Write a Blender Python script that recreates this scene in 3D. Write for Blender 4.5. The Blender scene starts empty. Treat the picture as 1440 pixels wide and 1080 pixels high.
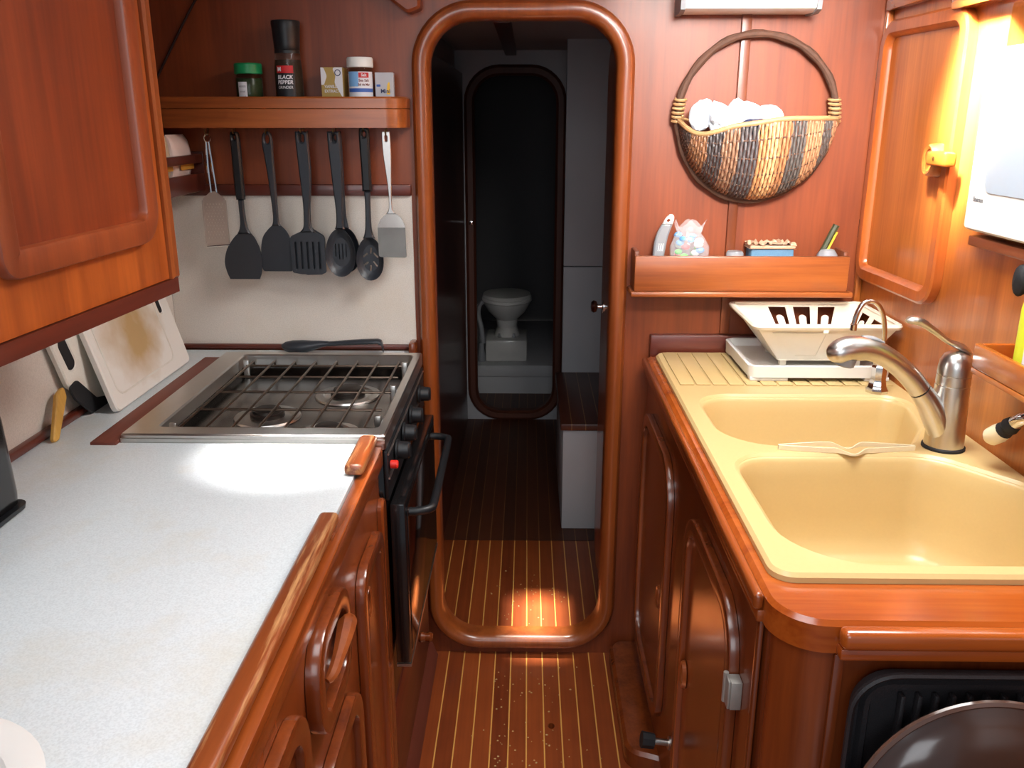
import bpy, bmesh, math, random
from mathutils import Vector, Matrix
from mathutils.geometry import tessellate_polygon
random.seed(7)
PI = math.pi
scene = bpy.context.scene
COL = scene.collection
ROOTLOC = {}

# ------------------------------------------------------------------ helpers
def tag(o, label=None, cat=None, group=None, kind=None):
    if label: o['label'] = label
    if cat: o['category'] = cat
    if group: o['group'] = group
    if kind: o['kind'] = kind
    return o

def thing(name, label, cat, loc, group=None, rotz=0.0):
    o = bpy.data.objects.new(name, None)
    o.empty_display_size = .05
    COL.objects.link(o)
    o.location = loc
    o.rotation_euler = (0, 0, rotz)
    ROOTLOC[o.name] = Vector(loc)
    return tag(o, label, cat, group)

class MB:
    """collects shapes in world coordinates and links them as one mesh object"""
    def __init__(s):
        s.v = []; s.f = []; s.m = []
    def add(s, verts, faces, mi=0):
        n = len(s.v)
        s.v += [tuple(p) for p in verts]
        for f in faces:
            s.f.append([n + i for i in f]); s.m.append(mi)
        return s
    def bm(s, b, mi=0):
        b.verts.index_update()
        s.add([v.co[:] for v in b.verts], [[v.index for v in f.verts] for f in b.faces], mi)
        b.free(); return s
    def box(s, x0, x1, y0, y1, z0, z1, bev=0.0, seg=2, mi=0, M=None):
        b = bmesh.new(); bmesh.ops.create_cube(b, size=1)
        for v in b.verts:
            v.co = Vector((x0 + (v.co.x + .5) * (x1 - x0), y0 + (v.co.y + .5) * (y1 - y0), z0 + (v.co.z + .5) * (z1 - z0)))
        if bev > 0:
            bmesh.ops.bevel(b, geom=list(b.edges), offset=bev, segments=seg, affect='EDGES', profile=.5)
        if M is not None: b.transform(M)
        return s.bm(b, mi)
    def plate(s, outer, holes, h0, h1, mp, ch=0.0, mi=0):
        """solid slab: outline and holes in 2D, from h0 (back) to h1 (front), chamfer ch at the front"""
        loops = [outer] + list(holes)
        top = []
        for k, L in enumerate(loops):
            top.append(offset(L, (-ch if k == 0 else ch)) if ch > 0 else L)
        nb = 0; idx = []
        verts = []
        layers = [(loops, h0), (loops, h1 - ch), (top, h1)] if ch > 0 else [(loops, h0), (loops, h1)]
        for Ls, h in layers:
            row = []
            for L in Ls:
                row.append(list(range(len(verts), len(verts) + len(L))))
                verts += [mp(a, b, h) for a, b in L]
            idx.append(row)
        faces = []
        for a, b in zip(idx[:-1], idx[1:]):
            for la, lb in zip(a, b):
                n = len(la)
                for i in range(n):
                    j = (i + 1) % n
                    faces.append([la[i], la[j], lb[j], lb[i]])
        for row, Ls in ((idx[0], loops), (idx[-1], top)):
            flat = [i for r in row for i in r]
            tris = tessellate_polygon([[Vector((a, b, 0)) for a, b in L] for L in Ls])
            for t in tris: faces.append([flat[i] for i in t])
        return s.add(verts, faces, mi)
    def ring(s, path, prof, mp, mi=0):
        """moulding: a closed 2D path, profile of (outward offset, height)"""
        nr = normals(path); n = len(path); k = len(prof)
        verts = []
        for (a, b), (na, nb_) in zip(path, nr):
            for d, h in prof: verts.append(mp(a + na * d, b + nb_ * d, h))
        faces = []
        for i in range(n):
            j = (i + 1) % n
            for q in range(k):
                r = (q + 1) % k
                faces.append([i * k + q, j * k + q, j * k + r, i * k + r])
        return s.add(verts, faces, mi)
    def tube(s, pts, r, n=8, caps=True, closed=False, mi=0, sq=1.0):
        P = [Vector(p) for p in pts]; m = len(P)
        R = r if isinstance(r, (list, tuple)) else [r] * m
        T = []
        for i in range(m):
            a = P[i - 1] if (i > 0 or closed) else P[i]
            b = P[(i + 1) % m] if (i < m - 1 or closed) else P[i]
            t = b - a
            T.append(t.normalized() if t.length > 1e-9 else Vector((0, 0, 1)))
        up = Vector((0, 0, 1)) if abs(T[0].z) < .9 else Vector((0, 1, 0))
        u = T[0].cross(up).normalized()
        verts = []
        for i in range(m):
            u = (u - T[i] * u.dot(T[i])).normalized()
            w = T[i].cross(u)
            for q in range(n):
                an = 2 * PI * q / n
                verts.append(P[i] + u * (math.cos(an) * R[i]) + w * (math.sin(an) * R[i] * sq))
        faces = []
        for i in range(m if closed else m - 1):
            j = (i + 1) % m
            for q in range(n):
                p = (q + 1) % n
                faces.append([i * n + q, i * n + p, j * n + p, j * n + q])
        if caps and not closed:
            faces.append(list(range(n))[::-1]); faces.append([(m - 1) * n + q for q in range(n)])
        return s.add(verts, faces, mi)
    def lathe(s, prof, c=(0, 0, 0), n=28, M=None, mi=0, sx=1.0, sy=1.0):
        """profile of (radius, height) about the z axis at c; M turns the axis about c"""
        c = Vector(c); verts = []; k = len(prof)
        for i in range(n):
            an = 2 * PI * i / n
            for r, z in prof:
                p = Vector((r * math.cos(an) * sx, r * math.sin(an) * sy, z))
                if M is not None: p = M @ p
                verts.append(c + p)
        faces = []
        for i in range(n):
            j = (i + 1) % n
            for q in range(k - 1):
                faces.append([i * k + q, j * k + q, j * k + q + 1, i * k + q + 1])
        if prof[0][0] > 1e-6: faces.append([i * k for i in range(n)][::-1])
        if prof[-1][0] > 1e-6: faces.append([i * k + k - 1 for i in range(n)])
        return s.add(verts, faces, mi)
    def loft(s, rings, caps=True, closed=True, mi=0):
        n = len(rings[0]); verts = [p for r in rings for p in r]; faces = []
        for i in range(len(rings) - 1):
            for q in range(n if closed else n - 1):
                p = (q + 1) % n
                faces.append([i * n + q, i * n + p, (i + 1) * n + p, (i + 1) * n + q])
        if caps:
            faces.append(list(range(n))[::-1]); faces.append([(len(rings) - 1) * n + q for q in range(n)])
        return s.add(verts, faces, mi)
    def build(s, name, mat, parent=None, label=None, cat=None, group=None, kind=None, loc=None, ang=32, weld=True, flat=False):
        me = bpy.data.meshes.new(name)
        if parent is not None:
            off = ROOTLOC[parent.name]
        elif loc is not None:
            off = Vector(loc)
        else:
            off = Vector((0, 0, 0))
        me.from_pydata([(p[0] - off.x, p[1] - off.y, p[2] - off.z) for p in s.v], [], s.f)
        mats = mat if isinstance(mat, (list, tuple)) else [mat]
        for m_ in mats: me.materials.append(m_)
        if len(mats) > 1: me.polygons.foreach_set('material_index', s.m)
        b = bmesh.new(); b.from_mesh(me)
        if weld: bmesh.ops.remove_doubles(b, verts=b.verts, dist=1e-5)
        bmesh.ops.recalc_face_normals(b, faces=b.faces)
        b.to_mesh(me); b.free()
        if not flat:
            me.shade_smooth(); me.set_sharp_from_angle(angle=math.radians(ang))
        o = bpy.data.objects.new(name, me); COL.objects.link(o)
        if parent is not None:
            o.parent = parent
            ROOTLOC[o.name] = off
        else:
            o.location = off; ROOTLOC[o.name] = off
        return tag(o, label, cat, group, kind)

def normals(path):
    n = len(path)
    area = sum(path[i][0] * path[(i + 1) % n][1] - path[(i + 1) % n][0] * path[i][1] for i in range(n))
    sg = 1 if area > 0 else -1
    out = []
    for i in range(n):
        p0, p1, p2 = path[i - 1], path[i], path[(i + 1) % n]
        e1 = (p1[0] - p0[0], p1[1] - p0[1]); e2 = (p2[0] - p1[0], p2[1] - p1[1])
        l1 = math.hypot(*e1) or 1e-9; l2 = math.hypot(*e2) or 1e-9
        n1 = (e1[1] / l1 * sg, -e1[0] / l1 * sg); n2 = (e2[1] / l2 * sg, -e2[0] / l2 * sg)
        m = (n1[0] + n2[0], n1[1] + n2[1]); ml = math.hypot(*m)
        if ml < 1e-6: out.append(n1); continue
        m = (m[0] / ml, m[1] / ml); c = max(.35, m[0] * n1[0] + m[1] * n1[1])
        out.append((m[0] / c, m[1] / c))
    return out

def offset(path, d):
    return [(a + na * d, b + nb * d) for (a, b), (na, nb) in zip(path, normals(path))]

def rpoly(pts, seg=6):
    """polygon with a fillet radius at every corner: (a, b, r)"""
    out = []; n = len(pts)
    for i in range(n):
        p0 = Vector(pts[i - 1][:2]); p = Vector(pts[i][:2]); p2 = Vector(pts[(i + 1) % n][:2]); r = pts[i][2]
        if r <= 0: out.append((p.x, p.y)); continue
        a = (p0 - p).normalized(); b = (p2 - p).normalized()
        th = a.angle(b); d = r / math.tan(th / 2)
        d = min(d, (p0 - p).length * .499, (p2 - p).length * .499); r = d * math.tan(th / 2)
        c = p + (a + b).normalized() * (r / math.sin(th / 2))
        s = p + a * d - c; e = p + b * d - c
        a0 = math.atan2(s.y, s.x); a1 = math.atan2(e.y, e.x)
        da = (a1 - a0 + PI) % (2 * PI) - PI
        for k in range(seg + 1):
            t = a0 + da * k / seg
            out.append((c.x + r * math.cos(t), c.y + r * math.sin(t)))
    return out

def rrect(a0, a1, b0, b1, r, seg=6):
    return rpoly([(a0, b0, r), (a1, b0, r), (a1, b1, r), (a0, b1, r)], seg)

def ellipse(ca, cb, ra, rb, n=20):
    return [(ca + ra * math.cos(2 * PI * i / n), cb + rb * math.sin(2 * PI * i / n)) for i in range(n)]

def mXZ(y):   return lambda a, b, h: (a, y - h, b)       # upright, facing the camera
def mYZr(x):  return lambda a, b, h: (x - h, a, b)       # upright, facing -X
def mYZl(x):  return lambda a, b, h: (x + h, a, b)       # upright, facing +X
def mXY(z):   return lambda a, b, h: (a, b, z + h)       # lying, facing up

def arc(c, r, a0, a1, n, plane='xz'):
    o = []
    for i in range(n + 1):
        t = math.radians(a0 + (a1 - a0) * i / n); p, q = r * math.cos(t), r * math.sin(t)
        o.append((c[0] + p, c[1], c[2] + q) if plane == 'xz' else (c[0], c[1] + p, c[2] + q) if plane == 'yz' else (c[0] + p, c[1] + q, c[2]))
    return o

def smooth_path(pts, k=6):
    P = [Vector(p) for p in pts]; out = []
    for i in range(len(P) - 1):
        p0 = P[max(i - 1, 0)]; p1 = P[i]; p2 = P[i + 1]; p3 = P[min(i + 2, len(P) - 1)]
        for q in range(k):
            t = q / k
            out.append(.5 * ((2 * p1) + (p2 - p0) * t + (2 * p0 - 5 * p1 + 4 * p2 - p3) * t * t + (3 * p1 - p0 - 3 * p2 + p3) * t ** 3))
    out.append(P[-1]); return out

def smooth1(vals, k=6):
    return [v.x for v in smooth_path([(v, 0, 0) for v in vals], k)]

def copy_tree(o, parent=None):
    c = o.copy(); COL.objects.link(c); c.parent = parent
    ROOTLOC[c.name] = ROOTLOC[o.name]
    for ch in list(o.children): copy_tree(ch, c)
    return c

FONT_CACHE = {}
def text(body, size, mp, mat, parent, name='lettering', cx=0.0, cy=0.0, ext=.0003, bold=0.0, shear=0.0, align='CENTER', wmax=None):
    cu = bpy.data.curves.new('lettering_curve', 'FONT'); cu.body = body; cu.size = size
    cu.align_x = align; cu.align_y = 'CENTER'; cu.offset = bold; cu.shear = shear; cu.resolution_u = 3
    o = bpy.data.objects.new('lettering_tmp', cu); COL.objects.link(o)
    dg = bpy.context.evaluated_depsgraph_get()
    me = bpy.data.meshes.new_from_object(o.evaluated_get(dg))
    vs = [v.co.copy() for v in me.vertices]; fs = [list(p.vertices) for p in me.polygons]
    bpy.data.objects.remove(o); bpy.data.meshes.remove(me); bpy.data.curves.remove(cu)
    k = 1.0
    if wmax and vs:
        w = max(v.x for v in vs) - min(v.x for v in vs)
        if w > wmax: k = wmax / w
    mb = MB(); mb.add([mp(v.x * k + cx, v.y + cy, ext) for v in vs], fs)
    return mb.build(name, mat, parent, weld=False, flat=True)

def mcyl(c, r, a0):
    """wraps a label on an upright cylinder: a is arc length, b height; a0 the facing angle"""
    def f(a, b, h):
        t = a0 + a / r
        return (c[0] + (r + h) * math.cos(t), c[1] + (r + h) * math.sin(t), b)
    return f

def label_wrap(c, r, a0, w, z0, z1, mat, parent, name='label', n=14, th=.0004):
    f = mcyl(c, r, a0); mb = MB()
    v = []; fc = []
    for i in range(n + 1):
        a = -w / 2 + w * i / n
        v += [f(a, z0, th), f(a, z1, th), f(a, z0, 0.0001), f(a, z1, 0.0001)]
    for i in range(n):
        p = 4 * i; q = p + 4
        fc += [[p, q, q + 1, p + 1], [p + 2, p + 3, q + 3, q + 2], [p, p + 2, q + 2, q], [p + 1, q + 1, q + 3, p + 3]]
    fc += [[0, 1, 3, 2], [4 * n, 4 * n + 2, 4 * n + 3, 4 * n + 1]]
    mb.add(v, fc); return mb.build(name, mat, parent)

# ------------------------------------------------------------------ materials
def lin(c):
    return tuple(((x / 255.) / 12.92 if x / 255. <= .04045 else (((x / 255.) + .055) / 1.055) ** 2.4) for x in c) + (1,)

def newmat(name):
    m = bpy.data.materials.new(name); m.use_nodes = True
    nt = m.node_tree; nt.nodes.clear()
    out = nt.nodes.new('ShaderNodeOutputMaterial'); b = nt.nodes.new('ShaderNodeBsdfPrincipled')
    nt.links.new(b.outputs[0], out.inputs[0])
    return m, nt, b

def nd(nt, kind, **kw):
    n = nt.nodes.new(kind)
    for k, v in kw.items():
        if hasattr(n, k): setattr(n, k, v)
        else: n.inputs[k].default_value = v
    return n

def plain(name, col, rough=.5, metal=0., coat=0., var=0.06, scale=60, bump=0., trans=0., ior=1.45, alpha=1., spec=.5, aniso=0.):
    m, nt, b = newmat(name); L = nt.links
    tc = nd(nt, 'ShaderNodeTexCoord'); no = nd(nt, 'ShaderNodeTexNoise'); no.inputs['Scale'].default_value = scale; no.inputs['Detail'].default_value = 4
    L.new(tc.outputs['Object'], no.inputs['Vector'])
    mx = nd(nt, 'ShaderNodeMix', data_type='RGBA'); c = lin(col)
    mx.inputs['A'].default_value = tuple(x * (1 - var) for x in c[:3]) + (1,)
    mx.inputs['B'].default_value = tuple(min(1, x * (1 + var)) for x in c[:3]) + (1,)
    L.new(no.outputs['Fac'], mx.inputs['Factor']); L.new(mx.outputs['Result'], b.inputs['Base Color'])
    b.inputs['Roughness'].default_value = rough; b.inputs['Metallic'].default_value = metal
    b.inputs['Coat Weight'].default_value = coat; b.inputs['Coat Roughness'].default_value = .12
    b.inputs['Transmission Weight'].default_value = trans; b.inputs['IOR'].default_value = ior
    b.inputs['Alpha'].default_value = alpha; b.inputs['Specular IOR Level'].default_value = spec
    b.inputs['Anisotropic'].default_value = aniso
    if bump > 0:
        bu = nd(nt, 'ShaderNodeBump'); bu.inputs['Strength'].default_value = bump; bu.inputs['Distance'].default_value = .002
        L.new(no.outputs['Fac'], bu.inputs['Height']); L.new(bu.outputs[0], b.inputs['Normal'])
    return m

def wood(name, c1, c2, axis='z', rough=.34, coat=.35, scale=1.0, wear=0.0, wearcol=(196, 150, 100)):
    m, nt, b = newmat(name); L = nt.links
    tc = nd(nt, 'ShaderNodeTexCoord'); mp = nd(nt, 'ShaderNodeMapping')
    s = {'x': (1.2, 22, 22), 'y': (22, 1.2, 22), 'z': (22, 22, 1.2)}[axis]
    mp.inputs['Scale'].default_value = tuple(q * scale for q in s)
    L.new(tc.outputs['Object'], mp.inputs['Vector'])
    n1 = nd(nt, 'ShaderNodeTexNoise'); n1.inputs['Scale'].default_value = 1.0; n1.inputs['Detail'].default_value = 5; n1.inputs['Distortion'].default_value = .6
    L.new(mp.outputs[0], n1.inputs['Vector'])
    n2 = nd(nt, 'ShaderNodeTexNoise'); n2.inputs['Scale'].default_value = 7.0; n2.inputs['Detail'].default_value = 3
    L.new(mp.outputs[0], n2.inputs['Vector'])
    n3 = nd(nt, 'ShaderNodeTexNoise'); n3.inputs['Scale'].default_value = 3.2; n3.inputs['Detail'].default_value = 2
    L.new(tc.outputs['Object'], n3.inputs['Vector'])
    a1 = nd(nt, 'ShaderNodeMath', operation='MULTIPLY_ADD'); a1.inputs[1].default_value = .55; L.new(n1.outputs['Fac'], a1.inputs[0])
    a2 = nd(nt, 'ShaderNodeMath', operation='MULTIPLY_ADD'); a2.inputs[1].default_value = .22; L.new(n2.outputs['Fac'], a2.inputs[0])
    a3 = nd(nt, 'ShaderNodeMath', operation='MULTIPLY'); a3.inputs[1].default_value = .30; L.new(n3.outputs['Fac'], a3.inputs[0])
    L.new(a2.outputs[0], a1.inputs[2]); L.new(a3.outputs[0], a2.inputs[2])
    rp = nd(nt, 'ShaderNodeValToRGB')
    rp.color_ramp.elements[0].position = .34; rp.color_ramp.elements[0].color = lin(c1)
    rp.color_ramp.elements[1].position = .72; rp.color_ramp.elements[1].color = lin(c2)
    L.new(a1.outputs[0], rp.inputs[0])
    colout = rp.outputs[0]
    if wear > 0:
        w = nd(nt, 'ShaderNodeTexNoise'); w.inputs['Scale'].default_value = 2.2; w.inputs['Detail'].default_value = 6; w.inputs['Roughness'].default_value = .7
        L.new(mp.outputs[0], w.inputs['Vector'])
        wr = nd(nt, 'ShaderNodeValToRGB'); wr.color_ramp.elements[0].position = .66 - wear * .2; wr.color_ramp.elements[1].position = .74 - wear * .15
        L.new(w.outputs['Fac'], wr.inputs[0])
        mx = nd(nt, 'ShaderNodeMix', data_type='RGBA'); mx.inputs['B'].default_value = lin(wearcol)
        L.new(wr.outputs[0], mx.inputs['Factor']); L.new(colout, mx.inputs['A']); colout = mx.outputs['Result']
    L.new(colout, b.inputs['Base Color'])
    b.inputs['Roughness'].default_value = rough; b.inputs['Coat Weight'].default_value = coat; b.inputs['Coat Roughness'].default_value = .16
    bu = nd(nt, 'ShaderNodeBump'); bu.inputs['Strength'].default_value = .05; bu.inputs['Distance'].default_value = .002
    L.new(n1.outputs['Fac'], bu.inputs['Height']); L.new(bu.outputs[0], b.inputs['Normal'])
    return m

def planks(name, x0, pitch, line, c1, c2, cl, rough=.42, coat=.12):
    """teak boards with thin pale strips between them, running along y"""
    m, nt, b = newmat(name); L = nt.links
    tc = nd(nt, 'ShaderNodeTexCoord'); sx = nd(nt, 'ShaderNodeSeparateXYZ'); L.new(tc.outputs['Object'], sx.inputs[0])
    sub = nd(nt, 'ShaderNodeMath', operation='SUBTRACT'); sub.inputs[1].default_value = x0; L.new(sx.outputs[0], sub.inputs[0])
    dv = nd(nt, 'ShaderNodeMath', operation='DIVIDE'); dv.inputs[1].default_value = pitch; L.new(sub.outputs[0], dv.inputs[0])
    fr = nd(nt, 'ShaderNodeMath', operation='FRACT'); L.new(dv.outputs[0], fr.inputs[0])
    lt = nd(nt, 'ShaderNodeMath', operation='LESS_THAN'); lt.inputs[1].default_value = line / pitch; L.new(fr.outputs[0], lt.inputs[0])
    fl = nd(nt, 'ShaderNodeMath', operation='FLOOR'); L.new(dv.outputs[0], fl.inputs[0])
    wn = nd(nt, 'ShaderNodeTexWhiteNoise', noise_dimensions='1D'); L.new(fl.outputs[0], wn.inputs['W'])
    mp = nd(nt, 'ShaderNodeMapping'); mp.inputs['Scale'].default_value = (90, 3, 30); L.new(tc.outputs['Object'], mp.inputs['Vector'])
    no = nd(nt, 'ShaderNodeTexNoise'); no.inputs['Scale'].default_value = 1; no.inputs['Detail'].default_value = 6; L.new(mp.outputs[0], no.inputs['Vector'])
    n2 = nd(nt, 'ShaderNodeTexNoise'); n2.inputs['Scale'].default_value = 9; n2.inputs['Detail'].default_value = 3; L.new(tc.outputs['Object'], n2.inputs['Vector'])
    ad = nd(nt, 'ShaderNodeMath', operation='MULTIPLY_ADD'); ad.inputs[1].default_value = .45; L.new(no.outputs['Fac'], ad.inputs[0])
    ml = nd(nt, 'ShaderNodeMath', operation='MULTIPLY_ADD'); ml.inputs[1].default_value = .3; L.new(wn.outputs['Value'], ml.inputs[0])
    m2 = nd(nt, 'ShaderNodeMath', operation='MULTIPLY'); m2.inputs[1].default_value = .3; L.new(n2.outputs['Fac'], m2.inputs[0])
    L.new(m2.outputs[0], ml.inputs[2]); L.new(ml.outputs[0], ad.inputs[2])
    rp = nd(nt, 'ShaderNodeValToRGB'); rp.color_ramp.elements[0].position = .25; rp.color_ramp.elements[0].color = lin(c1)
    rp.color_ramp.elements[1].position = .85; rp.color_ramp.elements[1].color = lin(c2); L.new(ad.outputs[0], rp.inputs[0])
    mx = nd(nt, 'ShaderNodeMix', data_type='RGBA'); mx.inputs['B'].default_value = lin(cl)
    L.new(lt.outputs[0], mx.inputs['Factor']); L.new(rp.outputs[0], mx.inputs['A']); L.new(mx.outputs['Result'], b.inputs['Base Color'])
    b.inputs['Roughness'].default_value = rough; b.inputs['Coat Weight'].default_value = coat; b.inputs['Coat Roughness'].default_value = .2
    return m

def laminate(name, base, speck, stain, rough=.38, stain_amt=.5):
    m, nt, b = newmat(name); L = nt.links
    tc = nd(nt, 'ShaderNodeTexCoord')
    n1 = nd(nt, 'ShaderNodeTexNoise'); n1.inputs['Scale'].default_value = 420; n1.inputs['Detail'].default_value = 2; L.new(tc.outputs['Object'], n1.inputs['Vector'])
    r1 = nd(nt, 'ShaderNodeValToRGB'); r1.color_ramp.elements[0].position = .36; r1.color_ramp.elements[1].position = .60
    r1.color_ramp.elements[0].color = lin(speck); r1.color_ramp.elements[1].color = lin(base); L.new(n1.outputs['Fac'], r1.inputs[0])
    n2 = nd(nt, 'ShaderNodeTexNoise'); n2.inputs['Scale'].default_value = 5.5; n2.inputs['Detail'].default_value = 8; n2.inputs['Roughness'].default_value = .62; L.new(tc.outputs['Object'], n2.inputs['Vector'])
    r2 = nd(nt, 'ShaderNodeValToRGB'); r2.color_ramp.elements[0].position = .52; r2.color_ramp.elements[1].position = .78
    r2.color_ramp.elements[1].color = (stain_amt,) * 3 + (1,); L.new(n2.outputs['Fac'], r2.inputs[0])
    mx = nd(nt, 'ShaderNodeMix', data_type='RGBA'); mx.inputs['B'].default_value = lin(stain)
    L.new(r2.outputs[0], mx.inputs['Factor']); L.new(r1.outputs[0], mx.inputs['A']); L.new(mx.outputs['Result'], b.inputs['Base Color'])
    b.inputs['Roughness'].default_value = rough
    return m

M = {}
MAH1, MAH2 = (74, 24, 8), (140, 62, 22)
M['panel'] = wood('mahogany_panel', (86, 37, 17), (136, 68, 31), 'z', rough=.42, coat=.14)
M['panel_y'] = wood('mahogany_rail_y', (98, 42, 18), (160, 84, 36), 'y')
M['panel_x'] = wood('mahogany_rail_x', (108, 48, 20), (178, 98, 44), 'x')
M['bulk'] = wood('mahogany_bulkhead', (102, 43, 20), (146, 70, 32), 'z', rough=.42, coat=.08)
M['ringwood'] = wood('mahogany_moulding', (112, 50, 20), (164, 86, 38), 'z', rough=.3, coat=.45)
M['lockring'] = wood('locker_moulding', (140, 64, 24), (190, 100, 42), 'z', rough=.28, coat=.5)
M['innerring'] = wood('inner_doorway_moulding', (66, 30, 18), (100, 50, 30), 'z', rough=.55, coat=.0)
M['doorpanel'] = wood('cupboard_door_panel', (92, 34, 14), (140, 60, 24), 'z', rough=.42, coat=.14)
M['doorring'] = wood('cupboard_door_moulding', (104, 44, 20), (152, 72, 32), 'z', rough=.42, coat=.14)
M['cupface'] = wood('cupboard_face', (124, 54, 18), (184, 92, 32), 'z', rough=.38, coat=.2)
M['dark'] = wood('dark_mahogany', (66, 24, 16), (104, 42, 26), 'y', rough=.36, coat=.25)
M['dark_x'] = wood('dark_mahogany_x', (66, 24, 16), (104, 42, 26), 'x', rough=.36, coat=.25)
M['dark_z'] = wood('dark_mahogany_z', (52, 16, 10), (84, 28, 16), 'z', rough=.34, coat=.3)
M['cab'] = wood('varnished_cabinet', (86, 36, 15), (138, 66, 26), 'z', rough=.27, coat=.55)
M['cab_y'] = wood('varnished_cabinet_rail', (104, 44, 16), (168, 84, 32), 'y', rough=.25, coat=.55)
M['cab_worn'] = wood('worn_varnish_rail', (100, 44, 18), (150, 76, 32), 'y', rough=.32, coat=.4, wear=.75, wearcol=(190, 140, 92))
M['rosy'] = wood('reddish_board', (92, 42, 30), (124, 62, 46), 'y', rough=.55, coat=.0)
M['honey'] = wood('honey_wood', (150, 76, 28), (206, 122, 54), 'z', rough=.28, coat=.5)
M['honey_y'] = wood('honey_wood_y', (150, 74, 22), (208, 122, 44), 'y', rough=.24, coat=.6)
M['honey_x'] = wood('honey_wood_x', (138, 58, 16), (190, 98, 34), 'x', rough=.24, coat=.6)
M['pine'] = wood('pale_brush_wood', (176, 128, 50), (214, 170, 84), 'z', rough=.6, coat=0)
M['floor'] = planks('teak_and_holly', -.2645, .0443, .0033, (104, 42, 16), (158, 76, 32), (214, 158, 80))
M['bench'] = planks('teak_bench_top', .16, .05, .003, (70, 34, 22), (96, 48, 32), (150, 110, 70))
M['laminate'] = laminate('worktop_laminate', (210, 217, 220), (197, 204, 207), (196, 184, 158), rough=.3, stain_amt=.5)
M['splash'] = laminate('splashback_laminate', (222, 214, 204), (210, 202, 192), (206, 190, 164), rough=.4, stain_amt=.35)
M['sink'] = plain('beige_composite', (208, 180, 124), .34, var=.03, scale=200, coat=.15)
M['sink_lt'] = plain('cream_composite', (238, 224, 190), .4, var=.03, scale=200)
M['steel'] = plain('brushed_steel', (206, 203, 198), .3, 1., var=.05, scale=90)
M['steel_worn'] = plain('worn_steel', (132, 128, 124), .24, 1., var=.25, scale=22)
M['grate'] = plain('scorched_wire', (128, 112, 98), .3, 1., var=.3, scale=30)
M['grater'] = plain('stamped_steel', (196, 184, 176), .36, .85, var=.05, scale=60)
M['zinc'] = plain('dull_zinc', (176, 174, 168), .5, .6, var=.15, scale=70)
M['burn'] = plain('burnt_steel', (78, 72, 68), .38, .9, var=.35, scale=40)
M['chrome'] = plain('chrome', (214, 214, 216), .1, 1., var=.02)
M['black'] = plain('black_plastic', (22, 24, 27), .42, var=.12, scale=120)
M['black_sat'] = plain('black_nylon', (44, 47, 53), .38, var=.1, scale=220)
M['rubber'] = plain('black_rubber', (26, 27, 30), .7, var=.1)
M['enamel'] = plain('black_enamel', (18, 17, 18), .22, var=.1, coat=.3)
M['ovenglass'] = plain('dark_oven_glass', (30, 16, 12), .08, var=.1, coat=.6)
M['white'] = plain('white_plastic', (236, 236, 232), .38, var=.02)
M['rackwhite'] = plain('cream_white_plastic', (238, 230, 212), .42, var=.02)
M['white_paint'] = plain('white_paint', (190, 190, 192), .6, var=.05, scale=9)
M['vinyl'] = plain('white_vinyl_lining', (176, 176, 180), .62, var=.08, scale=5, bump=.3)
M['porcelain'] = plain('porcelain', (210, 208, 204), .2, var=.02)
M['greypl'] = plain('grey_plastic', (140, 142, 146), .5, var=.05)
M['red'] = plain('red_plastic', (206, 40, 30), .4, var=.05)
M['green'] = plain('green_lid', (24, 132, 78), .4, var=.06)
M['herb'] = plain('dried_herbs', (50, 64, 30), .8, var=.6, scale=420)
M['pepper'] = plain('peppercorns', (66, 48, 34), .7, var=.7, scale=300)
M['salt'] = plain('pink_salt', (214, 168, 150), .7, var=.25, scale=420)
M['glass'] = plain('clear_glass', (240, 244, 240), .04, trans=1., var=0, ior=1.2)
M['paperwhite'] = plain('white_label_paper', (226, 226, 230), .55, var=.02)
M['paperblack'] = plain('black_label_paper', (26, 26, 30), .5, var=.05)
M['papergold'] = plain('gold_card', (176, 148, 84), .5, var=.04)
M['papergrey'] = plain('grey_card', (186, 186, 192), .55, var=.03)
M['paperblue'] = plain('blue_label_paper', (128, 178, 226), .5, var=.03)
M['inkblue'] = plain('blue_ink', (60, 100, 180), .5)
M['inknavy'] = plain('navy_ink', (36, 44, 84), .5)
M['inkred'] = plain('red_ink', (190, 32, 36), .5)
M['inkyellow'] = plain('yellow_ink', (232, 186, 60), .5)
M['inkbrown'] = plain('brown_ink', (104, 40, 40), .5)
M['inkgrey'] = plain('grey_ink', (110, 112, 118), .5)
M['cordm'] = plain('dark_cord', (40, 16, 12), .6)
M['brass'] = plain('aged_brass', (120, 92, 50), .4, .9, var=.2)
M['bagwhite'] = plain('white_carrier_plastic', (208, 213, 220), .5, var=.04, scale=14, bump=.6)
M['bagblue'] = plain('navy_carrier_plastic', (28, 34, 64), .4, var=.2, scale=30, bump=.6)
M['clearbag'] = plain('clear_wrap', (238, 242, 246), .12, var=0, alpha=.22)
M['spongeblue'] = plain('blue_sponge', (84, 120, 146), .8, var=.15, scale=300, bump=.4)
M['spongetan'] = plain('tan_scourer', (190, 158, 130), .9, var=.25, scale=240, bump=.6)
M['candy_red'] = plain('red_sweet', (214, 66, 66), .4)
M['candy_green'] = plain('green_sweet', (90, 190, 60), .4)
M['candy_blue'] = plain('blue_sweet', (96, 156, 214), .4)
M['candy_white'] = plain('white_sweet', (230, 226, 220), .4)
M['penolive'] = plain('olive_black_plastic', (58, 62, 40), .5)
M['lime'] = plain('lime_yellow_plastic', (206, 214, 50), .4, var=.03)
M['brownglass'] = plain('smoked_brown_plastic', (64, 44, 36), .16, var=.08, coat=.5)
M['rimbrown'] = plain('clear_brown_rim', (92, 68, 58), .12, var=.05, coat=.5)
M['tray'] = plain('black_textured_plastic', (38, 37, 40), .5, var=.25, scale=500, bump=.4)
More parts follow.
